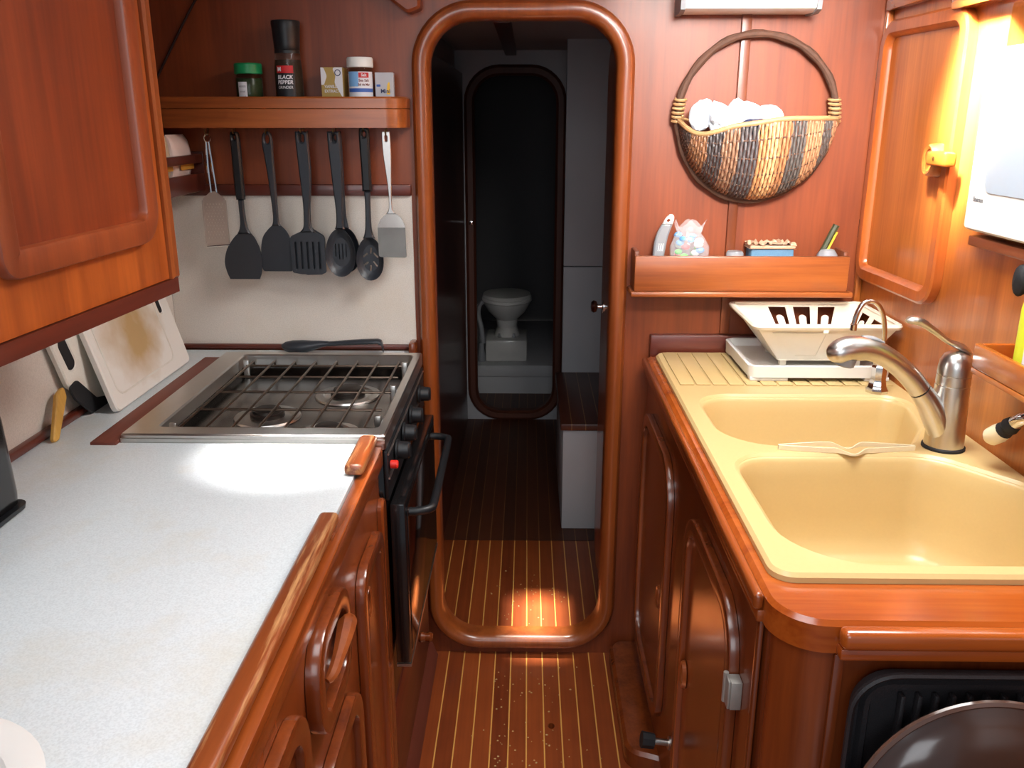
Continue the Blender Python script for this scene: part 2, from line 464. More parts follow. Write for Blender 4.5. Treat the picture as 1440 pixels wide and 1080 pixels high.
M['bark'] = plain('brown_bark', (86, 58, 44), .75, var=.4, scale=60, bump=.8)
M['cane'] = plain('pale_cane', (176, 136, 92), .6, var=.2, scale=80)
M['packet'] = plain('cream_packet', (216, 196, 164), .45, var=.12, scale=30)
M['packetpink'] = plain('pale_pink_packet', (228, 206, 196), .4, var=.08, scale=30)
M['amber'] = plain('amber_ink', (206, 150, 60), .5)
M['boardwhite'] = laminate('chopping_board_plastic', (228, 224, 214), (222, 218, 206), (182, 150, 104), rough=.5, stain_amt=.55)
M['screen'] = plain('pale_door_window', (176, 190, 204), .2, var=.02, coat=.4)
M['crumb'] = plain('dry_crumbs', (186, 160, 110), .8, var=.3)
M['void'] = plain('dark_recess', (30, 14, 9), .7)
M['headwall'] = plain('unlit_lining', (92, 90, 92), .7)  # grey darkened so the heads look unlit, shade put into the colour

def wicker(name, bands, x0, x1):
    m, nt, b = newmat(name); L = nt.links
    tc = nd(nt, 'ShaderNodeTexCoord'); sx = nd(nt, 'ShaderNodeSeparateXYZ'); L.new(tc.outputs['Object'], sx.inputs[0])
    no = nd(nt, 'ShaderNodeTexNoise'); no.inputs['Scale'].default_value = 26; no.inputs['Detail'].default_value = 3; L.new(tc.outputs['Object'], no.inputs['Vector'])
    mr = nd(nt, 'ShaderNodeMapRange'); mr.inputs['From Min'].default_value = x0; mr.inputs['From Max'].default_value = x1; L.new(sx.outputs[0], mr.inputs['Value'])
    ad = nd(nt, 'ShaderNodeMath', operation='MULTIPLY_ADD'); ad.inputs[1].default_value = .05; L.new(no.outputs['Fac'], ad.inputs[0]); L.new(mr.outputs[0], ad.inputs[2])
    rp = nd(nt, 'ShaderNodeValToRGB'); rp.color_ramp.interpolation = 'CONSTANT'
    e = rp.color_ramp.elements
    e[0].position = 0; e[0].color = lin(bands[0][1]); e[1].position = bands[1][0]; e[1].color = lin(bands[1][1])
    for p, c in bands[2:]:
        q = e.new(p); q.color = lin(c)
    L.new(ad.outputs[0], rp.inputs[0])
    n2 = nd(nt, 'ShaderNodeTexNoise'); n2.inputs['Scale'].default_value = 150; L.new(tc.outputs['Object'], n2.inputs['Vector'])
    mx = nd(nt, 'ShaderNodeMix', data_type='RGBA', blend_type='OVERLAY'); mx.inputs['Factor'].default_value = .6
    L.new(rp.outputs[0], mx.inputs['A']); L.new(n2.outputs['Fac'], mx.inputs['B']); L.new(mx.outputs['Result'], b.inputs['Base Color'])
    b.inputs['Roughness'].default_value = .5
    return m

def stained(name, base, stain, cy, cz, ry, rz):
    """plastic board with one brown use-stain in the middle (object coordinates)"""
    m, nt, b = newmat(name); L = nt.links
    tc = nd(nt, 'ShaderNodeTexCoord'); mp = nd(nt, 'ShaderNodeMapping')
    mp.vector_type = 'TEXTURE'
    mp.inputs['Location'].default_value = (0, cy, cz); mp.inputs['Scale'].default_value = (9, ry, rz); L.new(tc.outputs['Object'], mp.inputs['Vector'])
    ln = nd(nt, 'ShaderNodeVectorMath', operation='LENGTH'); L.new(mp.outputs[0], ln.inputs[0])
    no = nd(nt, 'ShaderNodeTexNoise'); no.inputs['Scale'].default_value = 16; no.inputs['Detail'].default_value = 6; L.new(tc.outputs['Object'], no.inputs['Vector'])
    ad = nd(nt, 'ShaderNodeMath', operation='MULTIPLY_ADD'); ad.inputs[1].default_value = .9; L.new(no.outputs['Fac'], ad.inputs[0]); L.new(ln.outputs['Value'], ad.inputs[2])
    rp = nd(nt, 'ShaderNodeValToRGB'); rp.color_ramp.elements[0].position = .42; rp.color_ramp.elements[0].color = lin(stain)
    rp.color_ramp.elements[1].position = .86; rp.color_ramp.elements[1].color = lin(base)
    dv = nd(nt, 'ShaderNodeMath', operation='MULTIPLY'); dv.inputs[1].default_value = 1 / 1.6; L.new(ad.outputs[0], dv.inputs[0])
    L.new(dv.outputs[0], rp.inputs[0]); L.new(rp.outputs[0], b.inputs['Base Color']); b.inputs['Roughness'].default_value = .5
    return m

# ------------------------------------------------------------------ camera
cam_d = bpy.data.cameras.new('camera'); cam = bpy.data.objects.new('camera', cam_d); COL.objects.link(cam)
cam_d.sensor_width = 36; cam_d.lens = 36 * 1220 / 1440
cam_d.clip_start = .02; cam_d.clip_end = 60
cam.location = (0, 0, 1.47)
cam.rotation_euler = (math.radians(90 - 17.0862), 0, math.radians(1.0324))
scene.camera = cam

# ------------------------------------------------------------------ the setting
YB, XL, XR = 2.16, -.905, .83
def S(mb, name, mat, **k): return mb.build(name, mat, kind='structure', **k)

fl = MB(); fl.plate([(XL - .05, -.8), (XR + .05, -.8), (XR + .05, 2.846), (XL - .05, 2.846)], [ellipse(.066, 1.843, .0085, .011, 14)], -.018, 0, mXY(0))
S(fl, 'floor', M['floor'], flat=True)
S(MB().box(XL - .05, XR + .05, -.8, 2.9, -.06, -.022), 'floor_bilge', M['void'])
M['floor_dim'] = planks('shaded_passage_boards', -.2645, .0443, .003, (58, 27, 14), (92, 46, 24), (120, 78, 42), rough=.5, coat=.05)  # same boards darkened, passage shade put into their colour
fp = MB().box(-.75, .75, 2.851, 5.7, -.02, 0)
S(fp, 'floor_passage', M['floor_dim'])

door_path = rrect(-.236, .210, .058, 1.689, .105, 10)
wb = MB(); wb.plate([(XL - .02, 0), (XR + .02, 0), (XR + .02, 1.96), (XL - .02, 1.96)], [door_path], 0, .03, mXZ(YB + .03))
S(wb, 'wall_back', M['bulk'])
tr = MB(); tr.ring(door_path, [(-.004, -.036), (-.004, .006), (0, .017), (.008, .024), (.02, .026), (.03, .022), (.037, .012), (.039, .0005), (.0005, .0005), (.0005, -.036)], mXZ(YB))
S(tr, 'trim_1', M['ringwood'], label='mahogany moulding ring around the doorway')
# left side wall and right side wall (with the recess of the white cooker)
wl = MB().box(XL - .03, XL, -.8, YB, 0, 1.96)
S(wl, 'wall_left', M['dark_z'])
REC = rrect(.95, 1.628, 1.268, 1.66, .01, 2)
wr = MB(); wr.plate([(-.8, 0), (YB, 0), (YB, 1.96), (-.8, 1.96)], [REC], -.03, 0, mYZr(XR))
S(wr, 'wall_right', M['honey'])
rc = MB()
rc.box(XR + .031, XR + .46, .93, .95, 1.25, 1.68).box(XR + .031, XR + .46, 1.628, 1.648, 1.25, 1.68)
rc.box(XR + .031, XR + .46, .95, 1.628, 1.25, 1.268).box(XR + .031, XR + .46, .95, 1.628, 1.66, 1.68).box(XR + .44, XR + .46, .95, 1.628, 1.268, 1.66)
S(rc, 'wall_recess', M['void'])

# galley ceiling with its hatch and an unseen gap added for the worktop beam
HATCH = rrect(.14, .74, 1.02, 1.62, .05, 4)
BEAM_GAP = rrect(-.42, -.14, 1.30, 1.50, .02, 3)
cl = MB(); cl.plate([(XL - .03, -.8), (XR + .03, -.8), (XR + .03, YB), (XL - .03, YB)], [HATCH, BEAM_GAP], 0, .03, mXY(1.96))
S(cl, 'ceiling', M['vinyl'], flat=True)
hf = MB(); hf.ring(HATCH, [(0, 0), (.0, .07), (.04, .07), (.04, 0)], lambda a, b, h: (a, b, 1.955 - .03 + h))
S(MB().box(.02, .86, .90, 1.78, 2.10, 2.13, .01), 'ceiling_sun_block', M['white_paint'])  # unseen slab added above the hatch to keep sun off the sink
S(hf, 'trim_2', M['white_paint'], label='frame of the overhead hatch')

# splashbacks and the thin red battens that trim them
sp = MB().box(XL + .004, -.284, YB - .005, YB - .0005, .9, 1.287)
S(sp, 'wall_splashback', M['splash'])
sl = MB().box(XL + .0005, XL + .004, -.5, YB - .006, .9, 1.30)
S(sl, 'wall_splashback_side', M['splash'])
S(MB().box(-.9, -.284, YB - .014, YB - .0005, 1.287, 1.314, .003), 'trim_3', M['dark_x'])
S(MB().box(-.885, -.30, YB - .018, YB - .0055, .9005, .914, .004), 'trim_4', M['dark_x'])
S(MB().box(XL + .0045, XL + .019, .2, YB - .02, .9005, .917, .004), 'trim_5', M['dark'])
S(MB().box(-.300, -.2805, YB - .05, YB - .0005, .86, .926, .006), 'trim_6', M['cab'])
# battens on the right panel, upstand behind the drainer, corner batten
S(MB().box(.488, .511, YB - .010, YB - .0005, .945, 1.95, .002), 'trim_7', M['panel'])
S(MB().box(.312, XR - .001, YB - .022, YB - .0005, .885, .944, .004), 'trim_8', M['dark_x'])
S(MB().box(XR - .016, XR - .0005, YB - .016, YB - .0005, .945, 1.95, .003), 'trim_9', M['honey'])
# corbel under the deck beam, deck beam above the locker
cb = MB(); cb.plate(rpoly([(-.36, 1.95, 0), (-.245, 1.95, 0), (-.245, 1.705, .01), (-.275, 1.695, .015), (-.33, 1.735, .03)], 5), [], 0, .05, mXZ(YB - .0005), ch=.006)
S(cb, 'trim_10', M['bulk'])
bh = MB().box(XR - .030, XR - .0005, .2, 1.80, 1.664, 1.71, .005)
S(bh, 'trim_11', M['honey_y'])
S(MB().box(XR - .022, XR - .0005, 1.802, YB - .018, 1.700, 1.95, .003), 'trim_12', M['honey_y'])
S(MB().box(XR - .03, XR - .0005, .95, 1.60, 1.248, 1.266, .003), 'trim_13', M['panel_y'])

# ---- passage and the heads beyond the doorway
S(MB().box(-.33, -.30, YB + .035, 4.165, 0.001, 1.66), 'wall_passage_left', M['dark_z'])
S(MB().box(-.42, -.335, YB + .031, 4.168, 0.001, 1.76), 'wall_passage_lining', M['vinyl'])
S(MB().box(.56, .58, YB + .031, 4.168, 0.001, 1.76), 'wall_passage_right', M['vinyl'])
jg = MB().box(.15, .56, 3.6, 3.64, .0, .874, .004).box(.15, .56, 3.602, 3.64, .878, 1.76, .002)
S(jg, 'wall_lining', M['vinyl'])
pc = MB(); pc.plate([(-.66, YB + .031), (.66, YB + .031), (.66, 5.75), (-.66, 5.75)], [rrect(-.290, -.165, 2.285, 2.60, .01, 2)], 0, .02, mXY(1.76))
S(pc, 'ceiling_passage', M['vinyl'], flat=True)
S(MB().box(-.105, -.055, 2.75, 4.16, 1.735, 1.759, .004), 'trim_14', M['dark'])
OP2 = rrect(-.252, .132, .045, 1.655, .12, 8)
w2 = MB(); w2.plate([(-.66, 0.001), (.66, 0.001), (.66, 1.759), (-.66, 1.759)], [OP2], 0, .03, mXZ(4.2))
S(w2, 'wall_inner', M['vinyl'])
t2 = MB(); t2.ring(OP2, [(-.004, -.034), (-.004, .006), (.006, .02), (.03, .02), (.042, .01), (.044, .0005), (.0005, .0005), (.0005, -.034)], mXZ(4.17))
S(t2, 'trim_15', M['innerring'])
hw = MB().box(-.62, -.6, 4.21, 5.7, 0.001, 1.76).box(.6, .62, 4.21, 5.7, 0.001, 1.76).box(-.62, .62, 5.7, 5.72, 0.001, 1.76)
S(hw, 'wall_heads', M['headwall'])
st = MB().box(-.6, .6, 4.60, 5.69, .001, .100).box(-.6, .6, 4.585, 5.69, .101, .168, .006)
S(st, 'floor_heads_step', M['white_paint'])

# low rounded step on the right of the sole, slanted kick board on the left
stp = MB(); stp.plate(rpoly([(.236, 1.70, .05), (.345, 1.66, .01), (.345, 2.15, 0), (.236, 2.15, .04)], 6), [], .001, .05, mXY(0), ch=.008)
S(stp, 'trim_16', M['cab'], label='low rounded wooden step against the cabinet')
kb = MB()
kb.loft([[(-.263, .2, .001), (-.250, .2, .001), (-.282, .2, .095), (-.296, .2, .095)], [(-.263, 2.14, .001), (-.250, 2.14, .001), (-.282, 2.14, .095), (-.296, 2.14, .095)]])
S(kb, 'baseboard_left', M['rosy'])

# crumbs on the sole: nobody could count them
cr = MB(); rr = random.Random(3)
for i in range(150):
    cx, cy = rr.gauss(0, .08), rr.uniform(1.3, 2.65)
    if i % 2: cx, cy = rr.gauss(rr.choice((-.07, .06, .02)), .03), rr.gauss(rr.choice((1.78, 1.72, 2.0, 2.5)), .04)
    if not (-.23 < cx < .2) or 2.1 < cy < 2.24: continue
    r = rr.uniform(.0008, .0026); an = rr.uniform(0, PI)
    pts = [(cx + r * rr.uniform(.6, 1.6) * math.cos(an + k * PI / 3), cy + r * rr.uniform(.6, 1.4) * math.sin(an + k * PI / 3)) for k in range(6)]
    cr.loft([[(x, y, .0002) for x, y in pts], [(cx + (x - cx) * .6, cy + (y - cy) * .6, .0016) for x, y in pts]])
cr.build('floor_crumbs', M['crumb'], label='dry pale crumbs scattered over the teak sole', cat='crumbs', kind='stuff', flat=True)

# ------------------------------------------------------------------ things in the passage
# bench with white front and teak lid
t = thing('passage_bench', 'white passage bench with slatted teak lid beyond the doorway', 'bench', (.35, 3.2, 0))
MB().box(.131, .555, 2.942, 3.595, .001, .393, .004).build('bench_box', M['white_paint'], t)
MB().box(.122, .555, 2.930, 3.597, .3935, .420, .005).build('lid', M['bench'], t)
# the open door, folded back along the passage
t = thing('passage_door', 'dark wooden door standing open inside the doorway, seen edge on', 'door', (.235, 2.22, .08))
dm = MB(); dm.plate(rrect(2.215, 2.64, .075, 1.66, .095, 7), [], 0, .022, mYZr(.25), ch=.004)
dm.build('leaf', M['ringwood'], t)
hg = MB().box(.2245, .2278, 2.1898, 2.262, 1.48, 1.60, .001)
for z in (1.50, 1.54, 1.58): hg.lathe([(.0001, 0), (.004, 0), (.003, .0015), (.0001, .002)], (.2244, 2.243, z), 10, Matrix.Rotation(-PI / 2, 3, 'Y'))
hg.build('hinge', M['brass'], t, label='tall aged brass hinge')
kn = MB().lathe([(.019, 0), (.019, .003), (.007, .005), (.006, .018), (.016, .022), (.019, .030), (.014, .037), (.0001, .039)], (.228, 2.55, .93), 20, Matrix.Rotation(-PI / 2, 3, 'Y'))
kn.build('knob', M['chrome'], t, label='round chrome knob')
# catch on the inner doorway
t = MB().box(-.276, -.258, 4.134, 4.1502, .985, 1.003, .002).lathe([(.006, 0), (.006, .006), (.0001, .008)], (-.267, 4.132, .994), 10, Matrix.Rotation(PI / 2, 3, 'X'))
t.build('door_catch', M['chrome'], loc=(-.267, 4.14, .99), label='tiny bright catch on the dark frame of the inner doorway', cat='catch')
# marine toilet on its plinth
t = thing('toilet', 'white marine toilet on a plinth in the dark heads compartment', 'toilet', (-.115, 4.78, .168))
MB().box(-.232, .0, 4.655, 4.92, .1682, .292, .012).build('plinth', M['porcelain'], t)
bw = MB()
def ov(cx, cy, rx, ry, z, n=24): return [(cx + rx * math.cos(2 * PI * i / n), cy + ry * math.sin(2 * PI * i / n), z) for i in range(n)]
bw.loft([ov(-.115, 4.8, .075, .085, .2925), ov(-.115, 4.8, .07, .08, .305), ov(-.115, 4.8, .055, .065, .34), ov(-.115, 4.8, .062, .075, .385), ov(-.115, 4.79, .105, .12, .43), ov(-.115, 4.79, .13, .15, .475), ov(-.115, 4.79, .134, .155, .487)])
bw.build('bowl', M['porcelain'], t)
sb = MB(); sb.loft([ov(-.115, 4.79, .138, .16, .489), ov(-.115, 4.79, .142, .165, .495), ov(-.115, 4.79, .140, .163, .508), ov(-.115, 4.79, .136, .158, .512), ov(-.115, 4.79, .138, .162, .516), ov(-.115, 4.79, .132, .155, .530), ov(-.115, 4.79, .10, .12, .535)])
sb.build('seat_lid', M['porcelain'], t)
for x in (-.155, -.075): MB().lathe([(.012, 0), (.012, .008), (.006, .010), (.006, .022), (.0001, .024)], (x, 4.72, .2925), 10).build('fixing_bolt', M['chrome'], t)
ho = MB().tube(smooth_path([(-.20, 4.78, .49), (-.255, 4.74, .485), (-.272, 4.70, .44), (-.255, 4.68, .36), (-.245, 4.67, .27)], 6), .013, 10)
ho.build('flush_hose', M['greypl'], t)
pu = MB().lathe([(.022, 0), (.024, .01), (.02, .05), (.014, .07), (.014, .105), (.0001, .107)], (-.253, 4.67, .168), 14)
pu.build('hand_pump', M['greypl'], t)

# ------------------------------------------------------------------ port side: cabinet, worktop, stove
def framed(parent, name, a0, a1, b0, b1, mp, mat_ring, mat_panel, w=.034, hgt=.016, r=.05, inset=.004, back=.001, cut=None):
    """cabinet door: moulding ring around a sunk panel"""
    pth = cut if cut else rrect(a0, a1, b0, b1, r, 7)
    inn = offset(pth, -w)
    d = MB(); d.plate(offset(pth, -w + .004), [], back, back + inset, mp)
    dr = d.build(name, mat_panel, parent)
    g = MB(); g.ring(pth, [(0, back), (0, hgt - .004), (-.0015, hgt - .001), (-.005, hgt), (-w + .005, hgt), (-w + .0015, hgt - .0012), (-w, hgt - .004), (-w, back)], mp)
    g.build('moulding_ring', mat_ring, dr)
    return dr

XF = -.272
t = thing('base_cabinet', 'varnished wooden cabinet with rounded doors under the white worktop', 'cabinet', (-.57, .8, .1))
MB().box(-.895, XF - .02, .12, 1.468, .1, .872).build('carcass', M['cab'], t)
MB().box(XF - .0195, XF, .12, 1.470, .1, .858, .003).build('face_panel', M['cab'], t)
mf = mYZl(XF)
dA = framed(t, 'door', 1.215, 1.415, .13, .775, mf, M['cab'], M['cab'])
fr_ = MB().ring(ellipse(1.268, .70, .012, .02, 20), [(0, 0), (.0, .006), (.006, .008), (.009, .001)], mYZl(XF + .0055))
fr_.build('finger_ring', M['ringwood'], dA)
dB = framed(t, 'drawer', .905, 1.10, .700, .852, mf, M['cab'], M['cab'], w=.03, r=.06, hgt=.02)
lt = MB()
lt.tube(smooth_path([(XF + .014, .962, .768), (XF + .019, .972, .771), (XF + .021, 1.0, .778), (XF + .022, 1.03, .786), (XF + .022, 1.058, .794), (XF + .018, 1.066, .797)], 4), smooth1([.005, .0085, .0095, .0125, .0145, .010], 4), 8, sq=.8)
lt.build('latch_handle', M['ringwood'], dB)
framed(t, 'door', .60, .868, .13, .825, mf, M['cab'], M['cab'], r=.07)
framed(t, 'door', .905, 1.165, .13, .635, mf, M['cab'], M['cab'], r=.07)
sl_ = MB(); sl_.plate(rpoly([(1.438, .12, .004), (1.4785, .12, .004), (1.4785, .80, .02), (1.438, .80, .02)], 5), [], .0005, .011, mf, ch=.004)
sl_.build('stile', M['cab'], t)

t = thing('worktop', 'white laminate worktop with worn wooden edge rails beside the stove', 'worktop', (-.57, .9, .875))
wt = MB()
wt.plate([(-.9, .12), (-.2865, .12), (-.2865, 1.475), (-.9, 1.475)], [], .0, .0248, mXY(.8752))
wt.plate([(-.9, 1.475), (-.795, 1.475), (-.795, 2.066), (-.9, 2.066)], [], .0, .0248, mXY(.8752))
wt.plate([(-.9, 2.066), (-.2865, 2.066), (-.2865, 2.139), (-.9, 2.139)], [], .0, .0248, mXY(.8752))
wt.build('laminate_top', M['laminate'], t)
MB().box(-.286, -.2625, .12, 1.4745, .8590, .8960, .004).build('edge_strip', M['cab_y'], t)
r1 = MB(); r1.box(-.303, -.2735, .12, 1.155, .9003, .920, .008, 4); r1.build('fiddle_rail', M['cab_worn'], t, label='long worn wooden rail')
r2 = MB(); r2.box(-.303, -.2705, 1.325, 1.4735, .9003, .921, .008, 4); r2.build('fiddle_rail', M['cab_worn'], t, label='short wooden rail')
MB().box(-.7945, -.7465, 1.462, 2.05, .8752, .9055, .002).build('inlay_board', M['rosy'], t, label='flat reddish wooden strip')

# ---- gimballed stove
t = thing('gas_stove', 'stainless gas stove with three burners and black oven door', 'stove', (-.5, 1.76, .34))
MB().box(-.735, -.2635, 1.486, 2.05, .34, .862, .004).build('body', M['enamel'], t)
pf = MB(); pf.plate(rrect(-.7455, -.258, 1.4785, 2.062, .006, 3), [rrect(-.690, -.278, 1.520, 2.036, .012, 3)], -.012, .016, mXY(.9), ch=.003)
pf.box(-.7445, -.259, 1.4765, 1.4795, .9005, .9075)
pf.build('top_frame', M['steel'], t)
tr_ = MB(); R0 = rrect(-.692, -.276, 1.518, 2.038, .012, 3); R1 = rrect(-.684, -.284, 1.526, 2.030, .012, 3)
tr_.loft([[(a, b, .890) for a, b in R0], [(a, b, .8665) for a, b in R1]], caps=False)
tr_.plate(R1, [], -.002, 0, mXY(.8665))
tr_.build('drip_tray', M['steel_worn'], t)
for (bx, by, br) in ((-.405, 1.865, .052), (-.545, 1.715, .048), (-.395, 1.615, .042)):
    bn = MB().lathe([(br + .022, 0), (br + .02, .004), (br + .004, .006), (br, .002), (br * .8, .003)], (bx, by, .8668), 32)
    bo_ = bn.build('burner', M['steel'], t)
    cp = MB().lathe([(br * .74, 0), (br * .74, .010), (br * .66, .012), (br * .62, .0115), (br * .6, .017), (br * .5, .019), (.0001, .0195)], (bx, by, .868), 32)
    cp.build('burner_cap', M['burn'], bo_, label='dark burnt burner cap')
gr = MB()
gx = [-.664 + i * .0505 for i in range(8)]
for i, x in enumerate(gx): gr.tube([(x, 1.536, .893), (x, 1.542, .9035), (x, 2.018, .9035), (x, 2.024, .893)], .0026, 8)
for y in (1.560, 1.672, 1.790, 1.905, 1.998): gr.tube([(-.676, y, .8985), (-.296, y, .8985)], .0028, 8)
gr.build('pan_grate', M['grate'], t)
for (x, y) in ((-.676, 1.552), (-.676, 2.0), (-.292, 1.60), (-.292, 1.80), (-.292, 1.985)):
    MB().box(x - .007, x + .007, y - .004, y + .004, .8669, .912, .002).build('grate_bracket', M['steel'], t)
cpn = MB().box(-.263, -.2555, 1.4795, 2.045, .786, .884, .002); cpn.build('control_panel', M['black'], t)
MB().box(-.2554, -.2525, 1.481, 2.03, .828, .832).box(-.2554, -.2525, 1.481, 2.03, .876, .879).build('panel_trim', M['steel'], t)
RY = Matrix.Rotation(PI / 2, 3, 'Y')
for y in (1.568, 1.665, 1.775, 1.925):
    kb_ = MB().lathe([(.021, 0), (.021, .004), (.0175, .006), (.016, .024), (.013, .027), (.0001, .0275)], (-.2525, y, .853), 20, RY)
    kb_.box(-.2285, -.2245, y - .003, y + .003, .838, .868, .001)
    ko = kb_.build('control_knob', M['black'], t)
MB().lathe([(.008, 0), (.008, .012), (.006, .014), (.0001, .0145)], (-.2525, 1.495, .853), 14, RY).build('igniter_button', M['red'], t, label='small red button')
odr = MB().box(-.2550, -.2265, 1.476, 1.99, .436, .780, .003); od = odr.build('oven_door', M['enamel'], t)
MB().box(-.2263, -.2248, 1.50, 1.972, .452, .765, .0006).build('door_glass', M['ovenglass'], od)
MB().box(-.2545, -.2255, 1.476, 1.99, .4285, .4350).build('bottom_trim', M['steel'], od)
hd = MB().tube(smooth_path([(-.2246, 1.520, .745), (-.205, 1.521, .746), (-.187, 1.530, .747), (-.181, 1.555, .748), (-.181, 1.70, .752), (-.181, 1.865, .757), (-.187, 1.889, .757), (-.205, 1.899, .757), (-.2246, 1.90, .757)], 4), .0085, 12)
hd.build('door_handle', M['black'], od)
pl_ = MB().box(-.735, -.262, 1.49, 2.05, .1, .335, .003).build('stove_plinth', M['dark'], loc=(-.5, 1.77, .1), label='dark wooden plinth box below the gas stove', cat='plinth')
kn = MB().lathe([(.011, 0), (.014, .006), (.010, .016), (.013, .028), (.009, .034), (.0001, .035)], (-.262, 1.85, .25), 16, RY)
kn.build('knob', M['cab'], pl_)

# ---- black serving spoon lying behind the stove
t = thing('serving_spoon', 'black serving spoon lying on the strip behind the stove', 'spoon', (-.49, 2.115, .9))
def lay(sts):
    rg = []
    for x, y, z, wy, wz in sts: rg.append([(x, y + wy * math.cos(2 * PI * k / 14), z + wz * math.sin(2 * PI * k / 14)) for k in range(14)])
    return rg
MB().loft(lay([(-.618, 2.105, .920, .003, .004), (-.608, 2.105, .9185, .013, .012), (-.590, 2.105, .9175, .020, .0165), (-.565, 2.105, .918, .021, .017), (-.540, 2.106, .921, .016, .0125), (-.518, 2.108, .9245, .010, .0085), (-.50, 2.108, .926, .008, .006)])).build('bowl', M['black_sat'], t)
MB().loft(lay([(-.501, 2.108, .925, .008, .006), (-.46, 2.108, .928, .009, .0065), (-.41, 2.108, .931, .012, .007), (-.375, 2.108, .932, .012, .007), (-.366, 2.108, .928, .012, .008), (-.363, 2.108, .915, .011, .010), (-.362, 2.108, .9055, .010, .005)])).build('handle', M['black_sat'], t)

# ---- boards and scraper leaning behind
def lean(x0, th):
    return lambda a, b, h: (x0 - b * math.sin(th) + h * math.cos(th), a, .9005 + b * math.cos(th) + h * math.sin(th))
bd = MB(); slot = rrect(1.962, 1.980, .135, .215, .0088, 5)
bmap = lean(-.830, math.radians(15.5))
bd.plate(rpoly([(1.632, 0, .014), (2.022, 0, .014), (2.022, .245, .014), (1.632, .245, .014)], 5), [slot], 0, .0125, bmap, ch=.003)
M['board1'] = stained('stained_board', (232, 228, 220), (190, 158, 108), -.01, .125, .17, .125)
t = thing('cutting_board', 'large white cutting board with brown stain leaning beside the stove', 'cutting board', (-.825, 1.83, .9))
bo_ = bd.build('board', M['board1'], t)
MB().plate(offset(slot, -.0008), [], .001, .0115, bmap).build('slot_liner', M['rubber'], bo_, label='dark handle slot')
gv = MB(); gv.ring(rrect(1.662, 1.945, .03, .218, .02, 4), [(0, 0), (0, .0008), (.004, .0008), (.004, 0)], lambda a, b, h: bmap(a, b, h + .0126))
gv.build('juice_groove', M['boardwhite'], bo_)
bd2 = MB(); m2 = lean(-.884, math.radians(3))
sl2 = [(1.588 + x * math.cos(1.95) - y * math.sin(1.95), .137 + x * math.sin(1.95) + y * math.cos(1.95)) for x, y in rrect(-.036, .036, -.0145, .0145, .0138, 6)]
bd2.plate(rpoly([(1.535, .178, .01), (1.572, .075, .03), (1.675, .004, .05), (1.90, .004, .02), (1.90, .178, .02)], 6), [sl2], 0, .011, m2, ch=.003)
t = thing('cutting_board', 'smaller white board with handle slot and black corner behind the stained board', 'cutting board', (-.88, 1.7, .9))
b2_ = bd2.build('board', M['boardwhite'], t)
MB().plate(offset(sl2, -.0008), [], .001, .0100, m2).build('slot_liner', M['rubber'], b2_, label='black handle slot')
gp = MB(); gp.plate(rpoly([(1.566, .074, .006), (1.60, .082, .02), (1.66, .026, .02), (1.705, .016, .004), (1.70, .0005, .004), (1.63, .0005, .02), (1.578, .048, .02)], 5), [], .0112, .0145, m2, ch=.002)
gp.build('corner_grip', M['rubber'], t, label='black rubber corner grip')
sc = MB(); m3 = lean(-.868, math.radians(14))
sc.plate(rpoly([(1.462, .000, .006), (1.484, .0, .006), (1.556, .060, .004), (1.560, .082, .004), (1.530, .074, .006)], 5), [], 0, .008, m3, ch=.002)
sc.build('wooden_scraper', M['pine'], loc=(-.875, 1.5, .9), label='small yellowish wooden scraper leaning against the side splashback', cat='scraper')

# ---- toaster and bowl at the near end
t = thing('toaster', 'black toaster standing on the worktop against the side wall', 'toaster', (-.83, 1.07, .9))
tb = MB()
def trs(x0, x1, z, c): return [(a, b, z) for a, b in rrect(x0, x1, .93, 1.205, c, 5)]
tb.loft([trs(-.896, -.768, .912, .025), trs(-.896, -.764, .93, .03), trs(-.895, -.768, 1.045, .03), trs(-.892, -.780, 1.098, .03), trs(-.88, -.795, 1.115, .025)])
tb.build('shell', M['enamel'], t)
bs = MB().loft([trs(-.9, -.760, .9035, .02), trs(-.9, -.758, .911, .02)]); bs.build('base', M['black'], t)
for x in (-.858, -.828): MB().box(x, x + .016, .965, 1.17, 1.1155, 1.1175).build('bread_slot', M['rubber'], t)
MB().box(-.855, -.815, 1.2055, 1.222, 1.0, 1.018, .004).build('lever', M['black'], t)
bw = MB().lathe([(.0001, .004), (.06, .004), (.07, 0), (.075, .004), (.10, .026), (.126, .046), (.131, .048), (.132, .051), (.126, .053), (.104, .049), (.096, .040), (.075, .014), (.055, .009), (.0001, .0085)], (-.515, .527, .9003), 48)
bw.build('white_bowl', M['porcelain'], loc=(-.515, .527, .9), label='white wide-rimmed bowl on the near end of the worktop', cat='bowl')

# ---- wall cupboard (its face runs at a slight angle to the wall)
q = math.radians(3.9); P0 = (-.6, 1.454); D0 = (-math.sin(q), -math.cos(q)); N0 = (math.cos(q), -math.sin(q))
def mC(a, b, h): return (P0[0] + D0[0] * a + N0[0] * h, P0[1] + D0[1] * a + N0[1] * h, b)
t = thing('wall_cupboard', 'mahogany wall cupboard with rounded door above the worktop', 'cupboard', (-.75, .95, 1.19))
e1 = mC(1.25, 0, -.003); e0 = mC(0, 0, -.003)
cc = MB(); foot = [(-.9005, e0[1]), (e0[0], e0[1]), (e1[0], e1[1]), (-.9005, e1[1])]
cc.loft([[(x, y, 1.2105) for x, y in foot], [(x, y, 1.955) for x, y in foot]]); cc.build('carcass', M['panel'], t)
foot2 = [(-.9005, e0[1]), mC(0, 0, .006)[:2], mC(1.25, 0, .006)[:2], (-.9005, e1[1])]
b_ = MB(); b_.loft([[(x, y, 1.186) for x, y in foot2], [(x, y, 1.210) for x, y in foot2]]); b_.build('bottom_rail', M['dark'], t)
